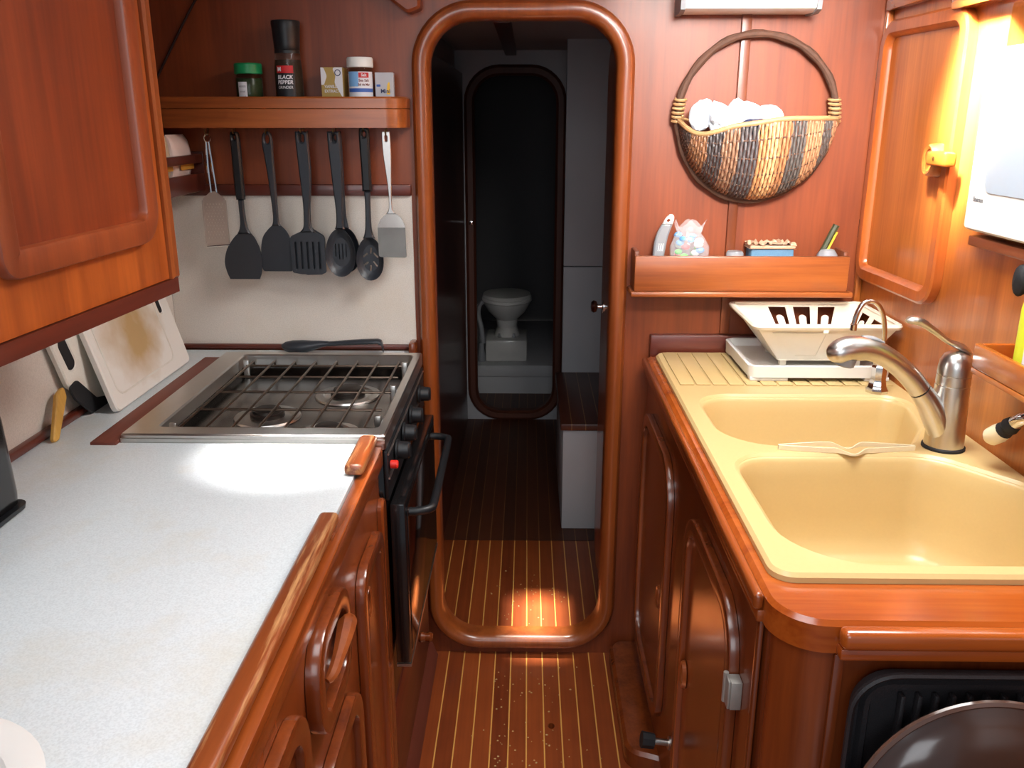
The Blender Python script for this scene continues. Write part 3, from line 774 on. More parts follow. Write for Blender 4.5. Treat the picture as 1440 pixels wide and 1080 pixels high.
cp = MB(); cp.plate([(-.002, 1.2102), (.020, 1.2102), (.020, 1.955), (-.002, 1.955)], [], -.002, .010, mC, ch=.004); cp.build('corner_post', M['ringwood'], t)
fc = MB(); fc.plate([(.0215, 1.2115), (1.24, 1.2115), (1.24, 1.954), (.0215, 1.954)], [], -.0025, .001, mC); fc.build('face_panel', M['cupface'], t)
cutp = rpoly([(.062, 1.282, .055), (.452, 1.282, .03), (.452, 1.90, .055), (.062, 1.90, .055)], 7)
dC = framed(t, 'door', 0, 0, 0, 0, lambda a, b, h: mC(a, b, h), M['doorring'], M['doorpanel'], w=.036, hgt=.018, back=.0012, inset=.002, cut=cutp)
for z in (1.395, 1.615):
    h_ = MB(); h_.plate(rrect(.054, .061, z - .02, z + .02, .002, 2), [], .0013, .008, mC); h_.build('hinge', M['brass'], dC)

# ---- rack on the side wall with two packets
t = thing('spice_rack', 'dark wooden slatted rack on the side wall behind the cupboard', 'rack', (-.84, 1.93, 1.31))
MB().box(-.9035, -.7985, 1.70, 2.15, 1.325, 1.337).build('shelf_board', M['dark'], t)
MB().box(-.798, -.786, 1.70, 2.15, 1.300, 1.342, .002).build('slat', M['dark'], t)
MB().box(-.798, -.786, 1.70, 2.15, 1.366, 1.386, .002).build('slat', M['dark'], t)
MB().box(-.9035, -.786, 2.1505, 2.158, 1.300, 1.392, .001).build('end_panel', M['dark'], t)
def packet(x, y0, y1, z0, z1, w, mat, label, band):
    t = thing('food_packet', label, 'packet', (x, (y0 + y1) / 2, z0)); mb = MB(); rg = []
    for i in range(9):
        f = i / 8; z = z0 + (z1 - z0) * f; k = max(.12, math.sin(PI * min(1, .12 + f * .86)) ** .5) * w
        if i == 8: k = .0012
        rg.append([(x + k * math.cos(2 * PI * s / 20) * abs(math.cos(2 * PI * s / 20)) ** -.4 if abs(math.cos(2 * PI * s / 20)) > .05 else x, (y0 + y1) / 2 + (y1 - y0) / 2 * math.copysign(abs(math.sin(2 * PI * s / 20)) ** .5, math.sin(2 * PI * s / 20)), z) for s in range(20)])
    mb.loft(rg); mb.build('wrapper', mat, t)
    b = MB(); b.plate(rrect(y0 + .012, y1 - .012, z0 + .016, z0 + .034, .004, 3), [], 0, .0006, mYZl(x + w * 1.02)); b.build('printed_band', band, t)
packet(-.823, 2.03, 2.135, 1.3372, 1.432, .023, M['packetpink'], 'pale pink food packet in the dark rack, nearest the doorway bulkhead', M['amber'])
packet(-.825, 1.90, 2.02, 1.3372, 1.437, .02, M['packet'], 'cream food packet in the dark rack, half behind the cupboard', M['amber'])
tb = MB().tube(smooth_path([(-.755, YB - .008, 1.745), (-.80, YB - .006, 1.68), (-.885, YB - .008, 1.545)], 5), .003, 8)
tb.build('dark_cord', M['cordm'], loc=(-.82, YB - .006, 1.55), label='thin dark cord running slantwise up the bulkhead over the spice shelf', cat='cord')

# ---- spice shelf with its hooks
t = thing('spice_shelf', 'mahogany shelf with fiddle rail holding spice jars above the utensils', 'shelf', (-.59, 2.11, 1.447))
def band(x0, x1, y0, y1, r, w):
    o = rpoly([(x0, y1, 0), (x0, y0, 0), (x1, y0, r), (x1, y1, 0)], 8)
    i = rpoly([(x0, y1, 0), (x0, y0 + w, 0), (x1 - w, y0 + w, max(.004, r - w)), (x1 - w, y1, 0)], 8)
    return o + i[::-1]
bdp = rpoly([(-.9035, 2.158, 0), (-.9035, 2.075, 0), (-.296, 2.075, .038), (-.296, 2.158, 0)], 8)
MB().plate(bdp, [], 0, .012, mXY(1.463)).build('shelf_board', M['panel_x'], t)
MB().plate(band(-.9035, -.2815, 2.060, 2.1585, .05, .014), [], 0, .0427, mXY(1.447), ch=.002).build('fiddle_rail', M['panel_x'], t)
MB().plate(band(-.9035, -.2805, 2.058, 2.1585, .052, .017), [], 0, .025, mXY(1.490), ch=.004).build('rail_cap', M['panel_x'], t)
for x, zt in ((-.748, 1.431), (-.684, 1.4315), (-.608, 1.432), (-.527, 1.433), (-.4515, 1.433), (-.381, 1.439), (-.330, 1.430)):
    ys, ra = (2.1105, .0155) if x in (-.4515, -.527) else (2.0975, .0105)
    zb = zt - .0007; kz = .010
    h = MB().tube([(x, ys, 1.4628), (x, ys, zb + kz)] + [(x, ys - ra + ra * math.cos(a), zb + kz - kz * math.sin(a)) for a in (.5, 1.0, 1.57, 2.1, 2.7)] + [(x, ys - 2 * ra, zb + kz + .003)], .0016, 6)
    h.build('cup_hook', M['brass'], t)

# ---- jars on the shelf
ZS = 1.4752
def facing(x, y): return math.atan2(-y, -x)
def rcyl(r, z0, z1, c, n=32, b=.003): return MB().lathe([(.0001, z0), (r - b, z0), (r, z0 + b), (r, z1 - b), (r - b, z1), (.0001, z1)], c, n)
x, y = -.645, 2.108
t = thing('herb_jar', 'small glass jar of dried green herbs with a green lid', 'jar', (x, y, ZS)); a0 = facing(x, y)
MB().lathe([(.0001, 0), (.027, 0), (.030, .003), (.030, .078), (.0275, .086), (.026, .0895), (.0001, .0895)], (x, y, ZS)).build('jar_body', M['glass'], t)
rcyl(.0278, .003, .080, (x, y, ZS)).build('herbs', M['herb'], t)
MB().lathe([(.0001, .0897), (.030, .0897), (.0315, .091), (.0315, .110), (.0295, .113), (.0001, .113)], (x, y, ZS)).build('lid', M['green'], t, label='green lid')
label_wrap((x, y), .0302, a0 - .55, .022, ZS + .010, ZS + .072, M['paperwhite'], t)
f = mcyl((x, y), .0302, a0 - .55)
for k in range(4): text(['HERBS', 'dried', 'mixed', '25 g'][k], .006, f, M['inkgrey'], t, cy=ZS + .062 - k * .011, ext=.0007, wmax=.018)
x, y = -.553, 2.113
t = thing('pepper_grinder', 'tall black-capped pepper grinder with a red and black label', 'grinder', (x, y, ZS)); a0 = facing(x, y)
MB().lathe([(.0001, 0), (.029, 0), (.032, .003), (.0315, .098), (.029, .126), (.028, .134), (.0001, .134)], (x, y, ZS)).build('bottle', M['glass'], t)
MB().lathe([(.0001, .003), (.0295, .003), (.0295, .098), (.027, .120), (.0001, .120)], (x, y, ZS)).build('peppercorns', M['pepper'], t)
MB().lathe([(.0001, .1342), (.0285, .1342), (.0285, .140), (.0275, .1415), (.0285, .143), (.029, .153), (.031, .185), (.0325, .201), (.031, .204), (.0001, .204)], (x, y, ZS)).build('grinder_cap', M['black'], t, label='black grinder cap')
label_wrap((x, y), .0322, a0 - .3, .046, ZS + .006, ZS + .090, M['paperblack'], t)
label_wrap((x, y), .0325, a0 - .3, .040, ZS + .091, ZS + .107, M['inkred'], t, 'label_band')
f = mcyl((x, y), .0325, a0 - .3)
text('M', .012, f, M['paperwhite'], t, 'emblem', cx=-.012, cy=ZS + .099, ext=.0008, bold=.0006)
text('BLACK', .0115, f, M['paperwhite'], t, cy=ZS + .082, ext=.0006, bold=.0003, wmax=.036, shear=.15)
text('PEPPER', .0115, f, M['paperwhite'], t, cy=ZS + .071, ext=.0006, bold=.0003, wmax=.036, shear=.15)
text('GRINDER', .0085, f, M['paperwhite'], t, cy=ZS + .060, ext=.0006, wmax=.034, shear=.15)
# vanilla box
x, y = -.448, 2.112
t = thing('vanilla_box', 'small gold and white card box reading vanilla extract', 'box', (x, y, ZS))
rz = Matrix.Rotation(-.10, 4, 'Z'); Tm = Matrix.Translation((x, y, ZS)) @ rz
MB().box(-.0255, .0255, -.019, .019, 0, .104, .0008, 1, M=Tm).build('carton', M['papergold'], t)
def fbox(T, yy): return lambda a, b, h: tuple(T @ Vector((a, yy - h, b)))
fm = fbox(Tm, -.0191)
MB().plate(rpoly([(-.0253, .066, 0), (-.019, .066, .004), (-.011, .085, .012), (-.0185, .1035, .004), (-.0253, .1035, 0)], 5), [], 0, .0004, fm).build('white_patch', M['paperwhite'], t)
MB().plate(rpoly([(.0253, .035, 0), (.006, .070, .012), (.009, .085, .008), (.002, .1035, .004), (.0253, .1035, 0)], 5), [], 0, .0004, fm).build('white_patch', M['paperwhite'], t)
sg = MB().ring(ellipse(.0145, .092, .0055, .0055, 18), [(0, 0), (0, .0004), (.0018, .0004), (.0018, 0)], lambda a, b, h: fm(a, b, h + .0005)); sg.build('round_seal', M['inknavy'], t)
text('VANILLA', .0092, fm, M['paperwhite'], t, cy=.062, ext=.0006, bold=.0002, wmax=.036)
text('EXTRACT', .0092, fm, M['paperwhite'], t, cy=.052, ext=.0006, bold=.0002, wmax=.036)
# salt jar
x, y = -.3865, 2.108
t = thing('salt_jar', 'clear plastic jar of salt with white lid and blue label', 'jar', (x, y, ZS)); a0 = facing(x, y)
MB().lathe([(.0001, 0), (.026, 0), (.029, .003), (.029, .096), (.0265, .101), (.0265, .1035), (.0001, .1035)], (x, y, ZS)).build('jar_body', M['glass'], t)
rcyl(.0268, .003, .089, (x, y, ZS)).build('salt', M['salt'], t)
MB().lathe([(.0001, .1037), (.029, .1037), (.0302, .105), (.0302, .122), (.028, .1255), (.0001, .1255)], (x, y, ZS)).build('lid', M['white'], t, label='white lid')
label_wrap((x, y), .0292, a0, .066, ZS + .008, ZS + .094, M['paperwhite'], t)
label_wrap((x, y), .0296, a0 - .62, .026, ZS + .062, ZS + .094, M['paperblue'], t, 'label_sky')
label_wrap((x, y), .0297, a0, .064, ZS + .050, ZS + .058, M['inkblue'], t, 'label_wave')
f = mcyl((x, y), .0296, a0 + .25)
label_wrap((x, y), .0297, a0 + .25, .024, ZS + .081, ZS + .092, M['inkred'], t, 'label_badge')
text('Salt', .0085, f, M['paperwhite'], t, cy=ZS + .0865, ext=.0008, bold=.0002, wmax=.02)
text('Sea Salt', .0078, f, M['inkbrown'], t, cy=ZS + .075, ext=.0005, bold=.0002, wmax=.026)
text('Sel de Mer', .0072, f, M['inkbrown'], t, cy=ZS + .066, ext=.0005, bold=.0002, wmax=.028)
# grey box
x, y = -.332, 2.116
t = thing('grey_box', 'little grey card box with a yellow mark beside the salt jar', 'box', (x, y, ZS))
Tg = Matrix.Translation((x, y, ZS)) @ Matrix.Rotation(.08, 4, 'Z'); fm = fbox(Tg, -.0181)
MB().box(-.021, .021, -.018, .018, 0, .093, .0008, 1, M=Tg).build('carton', M['papergrey'], t)
MB().plate(rpoly([(.004, .046, .002), (.013, .044, .003), (.012, .075, .003), (.007, .068, .003)], 4), [], 0, .0004, fm).build('yellow_mark', M['inkyellow'], t)
MB().plate(rrect(-.018, -.009, .062, .067, .001, 2), [], 0, .0004, fm).build('blue_mark', M['inkblue'], t)
text('Mini', .013, fm, M['inknavy'], t, cy=.052, cx=.002, ext=.0006, bold=.0002, wmax=.03)

# ---- utensils
YU = 2.0865
def stat_outline(sts, k=4):
    """outline from stations (z, cx, halfwidth), smoothed"""
    zs = smooth1([s[0] for s in sts], k); cs = smooth1([s[1] for s in sts], k); ws = smooth1([s[2] for s in sts], k)
    return [(c + w, z) for z, c, w in zip(zs, cs, ws)] + [(c - w, z) for z, c, w in zip(zs[::-1], cs[::-1], ws[::-1])]
def bent(yf, x0=0): return lambda a, b, h: (a, yf(b) - h, b)
def handle(t, sts, hole, mat, th=.009, ch=.003, yb=None, name='handle'):
    yb = yb or (lambda b: YU + th / 2)
    return MB().plate(stat_outline(sts), [hole] if hole else [], 0, th, bent(yb), ch=ch).build(name, mat, t)
def spoon_head(t, x, zc, rx, rz, depth, slots, mat, name='bowl', y0=None):
    y0 = YU if y0 is None else y0; mb = MB(); n = 36
    def ring(k, dep, off): return [(x + rx * k * math.cos(2 * PI * i / n) * (1 - .10 * math.sin(2 * PI * i / n)), y0 + dep + off, zc + rz * k * math.sin(2 * PI * i / n)) for i in range(n)]
    fr = [(1.0, 0), (.97, .0005), (.86, depth * .55), (.72, depth * .85), (.6, depth)]
    rings = [ring(k, d, 0) for k, d in fr][::-1] + [ring(k * .99 + .012, d, .0024) for k, d in fr]
    mb.loft(rings, caps=False)
    inner = [(p[0], p[2]) for p in ring(.6, 0, 0)]
    mb.plate(inner, slots, 0, .0024, lambda a, b, h: (a, y0 + depth + .0024 - h, b))
    return mb.build(name, mat, t)
def ell(x, z, a, b): return ellipse(x, z, a, b, 16)

x = -.748
t = thing('grater', 'small steel grater hanging from the first hook by the rack', 'grater', (x, YU, 1.17), 'utensils hanging below the spice shelf')
hb = MB().tube([(x + .007 * math.cos(a), YU, 1.4235 + .009 * math.sin(a)) for a in [2 * PI * k / 14 for k in range(14)]], .0016, 6, closed=True)
hb.tube([(x - .003, YU, 1.4155), (x - .005, YU, 1.36), (x - .003, YU, 1.300)], [.0022, .004, .003], 8).tube([(x + .003, YU, 1.4155), (x + .006, YU, 1.36), (x + .010, YU, 1.300)], [.0022, .004, .003], 8)
hb.build('wire_handle', M['chrome'], t)
holes = []
for i in range(6):
    for j in range(12): holes.append(ell(x - .0165 + i * .0072 + (.0018 if j % 2 else -.0018), 1.1925 + j * .0073, .0014, .0017))
gb = MB().plate(rpoly([(x - .025, 1.176, .003), (x + .029, 1.176, .003), (x + .0275, 1.285, .006), (x + .008, 1.302, .006), (x - .004, 1.302, .006), (x - .0245, 1.285, .006)], 4), holes, 0, .0022, bent(lambda b: YU + .001))
gb.box(x - .0265, x - .0235, YU - .004, YU + .002, 1.18, 1.282).box(x + .0275, x + .0302, YU - .004, YU + .002, 1.18, 1.282)
gb.build('grating_plate', M['grater'], t)
MB().tube([(x - .024, YU - .004, 1.172), (x + .030, YU - .004, 1.176)], .002, 8).build('foot_wire', M['chrome'], t)

x = -.684
t = thing('turner', 'black wide wok turner with straight lower edge, hung nearest the grater', 'turner', (x, YU, 1.09), 'utensils hanging below the spice shelf')
handle(t, [(1.438, x, .007), (1.432, x, .0095), (1.40, x + .001, .0105), (1.32, x + .001, .0105), (1.283, x + .002, .0095)], ell(x, 1.4255, .0035, .006), M['black'], th=.014, ch=.004)
handle(t, [(1.2825, x + .002, .0065), (1.26, x + .002, .0062), (1.23, x + .003, .0072), (1.213, x + .003, .0105), (1.203, x + .003, .016)], None, M['black_sat'], th=.008, ch=.003, name='neck')
MB().plate(stat_outline([(1.203, x + .003, .016), (1.190, x + .001, .027), (1.165, x - .003, .040), (1.135, x - .006, .0455), (1.110, x - .006, .0425), (1.092, x - .006, .036)]), [], 0, .003, bent(lambda b: YU + .004 + .10 * (1.203 - b) ** 1.4 * .6)).build('blade', M['black_sat'], t)

x = -.607
t = thing('turner', 'black solid spatula with a plain square blade, no slots', 'turner', (x, YU, 1.11), 'utensils hanging below the spice shelf')
handle(t, [(1.4385, x, .005), (1.430, x - .001, .0105), (1.410, x - .001, .0125), (1.385, x, .0105), (1.33, x + .003, .0085), (1.26, x + .005, .0062), (1.232, x + .005, .007), (1.222, x + .005, .011)], ell(x - .001, 1.4215, .0055, .0105), M['black_sat'], th=.008)
MB().plate(stat_outline([(1.222, x + .005, .011), (1.211, x + .004, .022), (1.195, x + .002, .032), (1.17, x, .037), (1.14, x - .001, .0375), (1.118, x - .001, .0375), (1.111, x - .001, .033)]), [], 0, .003, bent(lambda b: YU + .003 + .06 * (1.222 - b))).build('blade', M['black_sat'], t)

x = -.527
t = thing('turner', 'black slotted turner with five upright slots in its square blade', 'turner', (x, YU, 1.105), 'utensils hanging below the spice shelf')
handle(t, [(1.4385, x, .012), (1.436, x, .0145), (1.40, x + .001, .0145), (1.34, x + .003, .0135), (1.28, x + .002, .009), (1.24, x - .001, .0065), (1.218, x - .001, .009), (1.207, x - .002, .017)], rrect(x - .006, x + .006, 1.414, 1.433, .0055, 5), M['black_sat'], th=.010)
so = [rrect(x - .032 + k * .0142 - .0028, x - .032 + k * .0142 + .0028, 1.118, 1.184, .0026, 3) for k in range(5)]
MB().plate(rpoly([(x - .018, 1.208, .006), (x + .013, 1.208, .006), (x + .038, 1.196, .012), (x + .0385, 1.108, .006), (x + .02, 1.105, .006), (x - .02, 1.105, .006), (x - .044, 1.109, .006), (x - .045, 1.196, .012)], 4), so, 0, .003, bent(lambda b: YU + .003)).build('blade', M['black_sat'], t)

t = thing('turner', 'black turner hidden behind the slotted turner, only its lower edge showing', 'turner', (x, 2.112, 1.10), 'utensils hanging below the spice shelf')
handle(t, [(1.4385, x, .010), (1.434, x, .0115), (1.36, x + .001, .0105), (1.26, x, .0058), (1.222, x - .001, .0065), (1.212, x - .002, .012)], rrect(x - .005, x + .005, 1.414, 1.433, .0048, 5), M['black_sat'], th=.006, yb=lambda b: 2.106)
MB().plate(rpoly([(x - .014, 1.212, .004), (x + .010, 1.212, .004), (x + .036, 1.195, .012), (x + .034, 1.108, .004), (x + .024, 1.1015, .005), (x - .012, 1.1005, .005), (x - .038, 1.109, .006), (x - .040, 1.194, .012)], 4), [], 0, .003, bent(lambda b: 2.106)).build('blade', M['black_sat'], t)

x = -.451
t = thing('ladle', 'black ladle hanging behind the narrow-slotted spoon, only its bowl edge showing', 'ladle', (x, 2.115, 1.105), 'utensils hanging below the spice shelf')
handle(t, [(1.438, x + .002, .010), (1.432, x + .002, .0115), (1.36, x + .003, .0115), (1.28, x + .006, .008), (1.235, x + .010, .006), (1.214, x + .012, .008)], ell(x + .001, 1.4245, .0045, .0065), M['black_sat'], th=.007, yb=lambda b: 2.1045)
spoon_head(t, x + .012, 1.161, .031, .054, .016, [], M['black_sat'], y0=2.103)
t = thing('slotted_spoon', 'black spoon with narrow upright slots, hanging in front of the ladle', 'spoon', (x, YU, 1.10), 'utensils hanging below the spice shelf')
handle(t, [(1.4385, x - .001, .012), (1.436, x - .001, .0145), (1.40, x, .0145), (1.33, x + .002, .0125), (1.26, x + .003, .0085), (1.226, x + .002, .0085), (1.214, x + .001, .012)], rrect(x - .006, x + .005, 1.414, 1.433, .005, 5), M['black_sat'], th=.010)
so = [rrect(x - .0145 + k * .0085 - .0014, x - .0145 + k * .0085 + .0014, 1.140 + (.006 if k in (0, 3) else 0), 1.178, .0013, 2) for k in range(4)]
spoon_head(t, x - .001, 1.157, .036, .058, .012, so, M['black_sat'])

x = -.381
t = thing('slotted_spoon', 'black spoon with fanned leaf-shaped slots, hanging beside the steel turner', 'spoon', (x, YU, 1.09), 'utensils hanging below the spice shelf')
handle(t, [(1.448, x, .006), (1.443, x, .0105), (1.42, x, .0115), (1.33, x + .001, .0105), (1.303, x + .001, .0108)], ell(x, 1.4325, .0045, .0065), M['black'], th=.014, ch=.004)
handle(t, [(1.3025, x + .001, .007), (1.27, x + .001, .0062), (1.22, x, .0072), (1.200, x, .011), (1.192, x, .015)], None, M['black_sat'], th=.008, name='neck')
def rot(pts, cx, cz, an): return [(cx + p * math.cos(an) - r * math.sin(an), cz + p * math.sin(an) + r * math.cos(an)) for p, r in pts]
lf = rrect(-.008, .008, -.0021, .0021, .002, 3)
so = [rot(lf, x + .001, 1.161, 1.45), rot(lf, x - .0135, 1.150, .65), rot(lf, x + .0125, 1.150, 2.3), rot(lf, x - .012, 1.129, .65), rot(lf, x + .0105, 1.129, 2.2), rot(lf, x - .001, 1.118, 1.45)]
spoon_head(t, x, 1.143, .033, .053, .012, so, M['black_sat'])

x = -.330
t = thing('turner', 'stainless steel turner with a square blade, hung nearest the doorway', 'turner', (x, YU, 1.145), 'utensils hanging below the spice shelf')
handle(t, [(1.4385, x, .007), (1.434, x, .0095), (1.39, x + .001, .0095), (1.34, x + .003, .006), (1.30, x + .004, .0036), (1.27, x + .004, .0036), (1.258, x + .004, .0055), (1.25, x + .005, .012)], rrect(x - .003, x + .003, 1.416, 1.43, .0028, 4), M['steel'], th=.004, ch=.0012)
MB().plate(stat_outline([(1.25, x + .005, .012), (1.240, x + .005, .024), (1.226, x + .005, .031), (1.219, x + .005, .033)]), [], 0, .002, bent(lambda b: YU + .002 - .25 * (1.25 - b))).build('shoulder', M['steel_worn'], t)
MB().plate(rpoly([(x - .028, 1.219, .001), (x + .038, 1.219, .001), (x + .0385, 1.146, .005), (x - .0285, 1.148, .005)], 3), [], 0, .0016, bent(lambda b: YU - .0058 + .08 * (1.219 - b))).build('blade', M['steel_worn'], t)

# ------------------------------------------------------------------ starboard side: cabinet, counter, sink
t = thing('sink_cabinet', 'dark varnished cabinet under the sink with two long rounded doors', 'cabinet', (.57, 1.5, .05))
XS, YE = .31, .925
arcp = [(.372 - .060 * math.sin(a) ** .8 * 1.0, .925 + .062 * (1 - math.cos(a))) for a in [PI / 2 * k / 8 for k in range(9)]]
foot = [(XS, 2.1365), (XS, 1.0)] + [(.3135, .988)] + [(.372 - .058 * math.cos(a), .986 - .060 * math.sin(a)) for a in [PI / 2 * k / 10 for k in range(1, 10)]] + [(.374, YE), (.828, YE), (.828, 2.1365)]
MB().loft([[(x, y, .0505) for x, y in foot], [(x, y, .845) for x, y in foot]], caps=False).build('carcass', M['cab'], t, ang=40)
MB().box(XS - .0065, XS - .0003, .99, 1.004, .0505, .845, .002).box(.3765, .389, YE - .0065, YE - .0003, .05, .845, .002).build('corner_bead', M['cab'], t)
MB().box(.345, .828, .97, 2.1365, .001, .0500).build('plinth', M['dark'], t)
mr = mYZr(XS)
d1 = framed(t, 'door', 1.665, 2.105, .12, .775, mr, M['cab'], M['cab'], w=.032, r=.10, hgt=.016)
d2 = framed(t, 'door', 1.085, 1.475, .12, .79, mr, M['cab'], M['cab'], w=.032, r=.09, hgt=.016)
for d, (a, b) in ((d1, (1.745, .43)), (d2, (1.425, .455))):
    MB().ring(ellipse(a, b, .011, .020, 20), [(0, 0), (0, .006), (.006, .008), (.009, .001)], mYZr(XS - .0055)).build('finger_ring', M['ringwood'], d)
hg = MB().box(XS - .020, XS - .0165, 1.062, 1.086, .655, .70, .001).box(XS - .0165, XS - .0005, 1.060, 1.083, .655, .70, .001)
hg.tube([(XS - .019, 1.0845, .653), (XS - .019, 1.0845, .702)], .004, 8); hg.build('hinge', M['zinc'], d2, label='grey metal hinge')
ds = MB().tube([(XS - .0005, 1.545, .198), (.272, 1.545, .203)], .007, 12).tube([(XS - .0005, 1.545, .1975), (XS - .006, 1.545, .198)], .014, 12)
o = ds.build('door_stop', M['steel'], loc=(XS, 1.545, .198), label='door stop with black rubber head low on the sink cabinet', cat='door stop')
MB().tube([(.2735, 1.545, .2025), (.247, 1.545, .207)], [.016, .0175], 8).build('rubber_head', M['rubber'], o, label='black rubber head')

t = thing('sink_counter', 'varnished wooden counter frame around the beige double sink', 'counter', (.57, 1.5, .846))
top = [(XS - .004, 2.1365), (XS - .004, .99)] + [(.372 - .066 * math.cos(a), .986 - .066 * math.sin(a)) for a in [PI / 2 * k / 10 for k in range(1, 10)]] + [(.374, YE - .005), (.828, YE - .005), (.828, 2.1365)]
cut = rrect(.345, .8235, 1.03, 2.11, .03, 5)
w_ = MB(); w_.plate(top, [cut], .0, .0425, mXY(.8465), ch=.006); w_.build('counter_frame', M['honey_x'], t)
ns = MB(); ns.box(.3765, .828, YE - .028, YE - .0045, .862, .888, .008, 3).box(.3775, .828, YE - .020, YE - .0006, .8455, .8615, .003); ns.build('nosing', M['honey_x'], t)
n2 = MB(); n2.box(XS - .018, XS - .0045, .985, 2.135, .864, .888, .006, 3).box(XS - .012, XS - .0006, .987, 2.135, .8455, .8635, .003); n2.build('nosing', M['cab_y'], t)

t = thing('double_sink', 'beige composite double sink with a ribbed draining board', 'sink', (.57, 1.57, .8892))
B1 = rpoly([(.360, 1.780, .07), (.366, 1.479, .11), (.695, 1.479, .07), (.768, 1.60, .12), (.808, 1.778, .05)], 10)
B2 = rpoly([(.358, 1.436, .07), (.362, 1.043, .12), (.812, 1.043, .12), (.816, 1.30, .10), (.712, 1.441, .09)], 10)
sp_ = MB(); sp_.plate(rrect(.322, .8275, 1.012, 2.132, .032, 6), [B1, B2], 0, .0128, mXY(.8892), ch=.005)
sp_.build('sink_top', M['sink'], t)
for B, dp in ((B1, .155), (B2, .185)):
    b = MB(); zz = .902
    prof = [(.003, -.0049), (-.0005, -.0056), (-.004, -.009), (-.0065, -.015), (-.010, -.04), (-.016, -dp * .6), (-.024, -dp + .035), (-.036, -dp + .010), (-.052, -dp + .001), (-.058, -dp)]
    rings = [[(a, c, zz + h) for a, c in offset(B, d)] for d, h in prof]
    b.loft(rings, caps=False)
    bot = offset(B, prof[-1][0]); cx = sum(p[0] for p in bot) / len(bot); cy = sum(p[1] for p in bot) / len(bot)
    n = len(bot); b.loft([rings[-1], [(cx + (a - cx) * .12, cy + (c - cy) * .12, zz - dp - .003) for a, c in bot]], caps=False)
    b.loft([[(cx + (a - cx) * .12, cy + (c - cy) * .12, zz - dp - .003) for a, c in bot], [(cx + (a - cx) * .01, cy + (c - cy) * .01, zz - dp - .003) for a, c in bot]], caps=False)
    bo = b.build('basin', M['sink'], t, ang=60)
    dr = MB().lathe([(.041, .0), (.04, .003), (.032, .002), (.028, -.001), (.0001, -.001)], (cx, cy, zz - dp - .0015), 28); dr.build('drain', M['steel'], bo)
rb = MB()
for k in range(13):
    x = .340 + k * .0365
    if x + .030 < .82: rb.box(x, x + .0315, 1.845, 2.118, .9022, .9046, .0016, 2)
rb.build('drainboard_ribs', M['sink'], t)
nn = 44; vf, vb, vm = [], [], []
for k in range(nn + 1):
    f = k / nn; x = .450 + (.692 - .450) * f
    dip = max(0, 1 - abs(x - .575) / .030) ; dip = dip * dip * (3 - 2 * dip); e = min(1, f * 3.2, (1 - f) * 3.2)
    yf = 1.4585 - .003 - .013 * e - .016 * dip; yk = 1.4585 + .003 + .014 * e - .014 * dip
    zf = .9110 - .0055 * dip; zk = .9110 - .0066 * dip
    vf.append([(x, yf, .9024), (x, yf, zf), (x, yf + .0034, zf), (x, yf + .0034, .9024)])
    vb.append([(x, yk - .0034, .9024), (x, yk - .0034, zk), (x, yk, zk), (x, yk, .9024)])
    vm.append([(x, yf + .003, .9022), (x, yf + .003, .9030), (x, yk - .003, .9030), (x, yk - .003, .9022)])
so = MB(); so.loft(vf); so.loft(vb); osp = so.build('overflow_spout', M['sink_lt'], t)
MB().loft(vm).build('spout_floor', M['sink'], osp)

# ---- mixer tap
t = thing('mixer_tap', 'brushed steel mixer tap with a lever and pull-out spray head', 'tap', (.75, 1.475, .902))
c = (.75, 1.475, .9022)
MB().lathe([(.0001, 0), (.0365, 0), (.0365, .004), (.034, .006), (.0001, .006)], c, 32).build('gasket', M['rubber'], t, label='black base gasket')
MB().lathe([(.0001, .0062), (.0335, .0062), (.0325, .03), (.030, .085), (.0285, .118), (.0275, .1185), (.0275, .1205), (.0285, .121), (.0282, .136), (.0272, .1365), (.0272, .138), (.0282, .1385), (.0278, .150), (.026, .162), (.021, .172), (.012, .178), (.0001, .180)], c, 40).build('tap_body', M['steel'], t)
lv = smooth_path([(.772, 1.474, 1.076), (.755, 1.473, 1.088), (.728, 1.470, 1.100), (.700, 1.467, 1.119), (.676, 1.464, 1.134), (.658, 1.462, 1.139), (.648, 1.461, 1.137)], 4)
MB().tube(lv, smooth1([.006, .0105, .0085, .0095, .0115, .0115, .005], 4), 14, sq=.62).build('lever', M['steel'], t)
MB().tube(smooth_path([(.738, 1.470, .935), (.724, 1.468, .962), (.706, 1.466, .992), (.690, 1.464, 1.012)], 5), smooth1([.022, .0225, .0205, .0185], 5), 20).build('spout', M['steel'], t)
MB().tube([(.690, 1.464, 1.012), (.6885, 1.4638, 1.0137)], .0172, 20).build('joint_ring', M['rubber'], t)
sh = smooth_path([(.6880, 1.4637, 1.0142), (.665, 1.461, 1.040), (.632, 1.457, 1.067), (.597, 1.453, 1.086), (.566, 1.450, 1.092), (.542, 1.448, 1.088), (.527, 1.447, 1.079), (.520, 1.4465, 1.072)], 5)
s_ = MB().tube(sh, smooth1([.0185, .0185, .0182, .0190, .0215, .0225, .0185, .006], 5), 20); spray = s_.build('spray_head', M['steel'], t)
MB().tube([(.548, 1.4485, 1.076), (.5455, 1.4483, 1.0625), (.545, 1.4482, 1.060)], [.0185, .017, .013], 20).build('spray_face', M['greypl'], spray)
MB().tube(smooth_path([(.612, 1.4555, 1.1005), (.592, 1.4535, 1.108), (.572, 1.452, 1.1115)], 4), smooth1([.004, .0085, .004], 4), 12, sq=.5).build('spray_button', M['greypl'], spray)

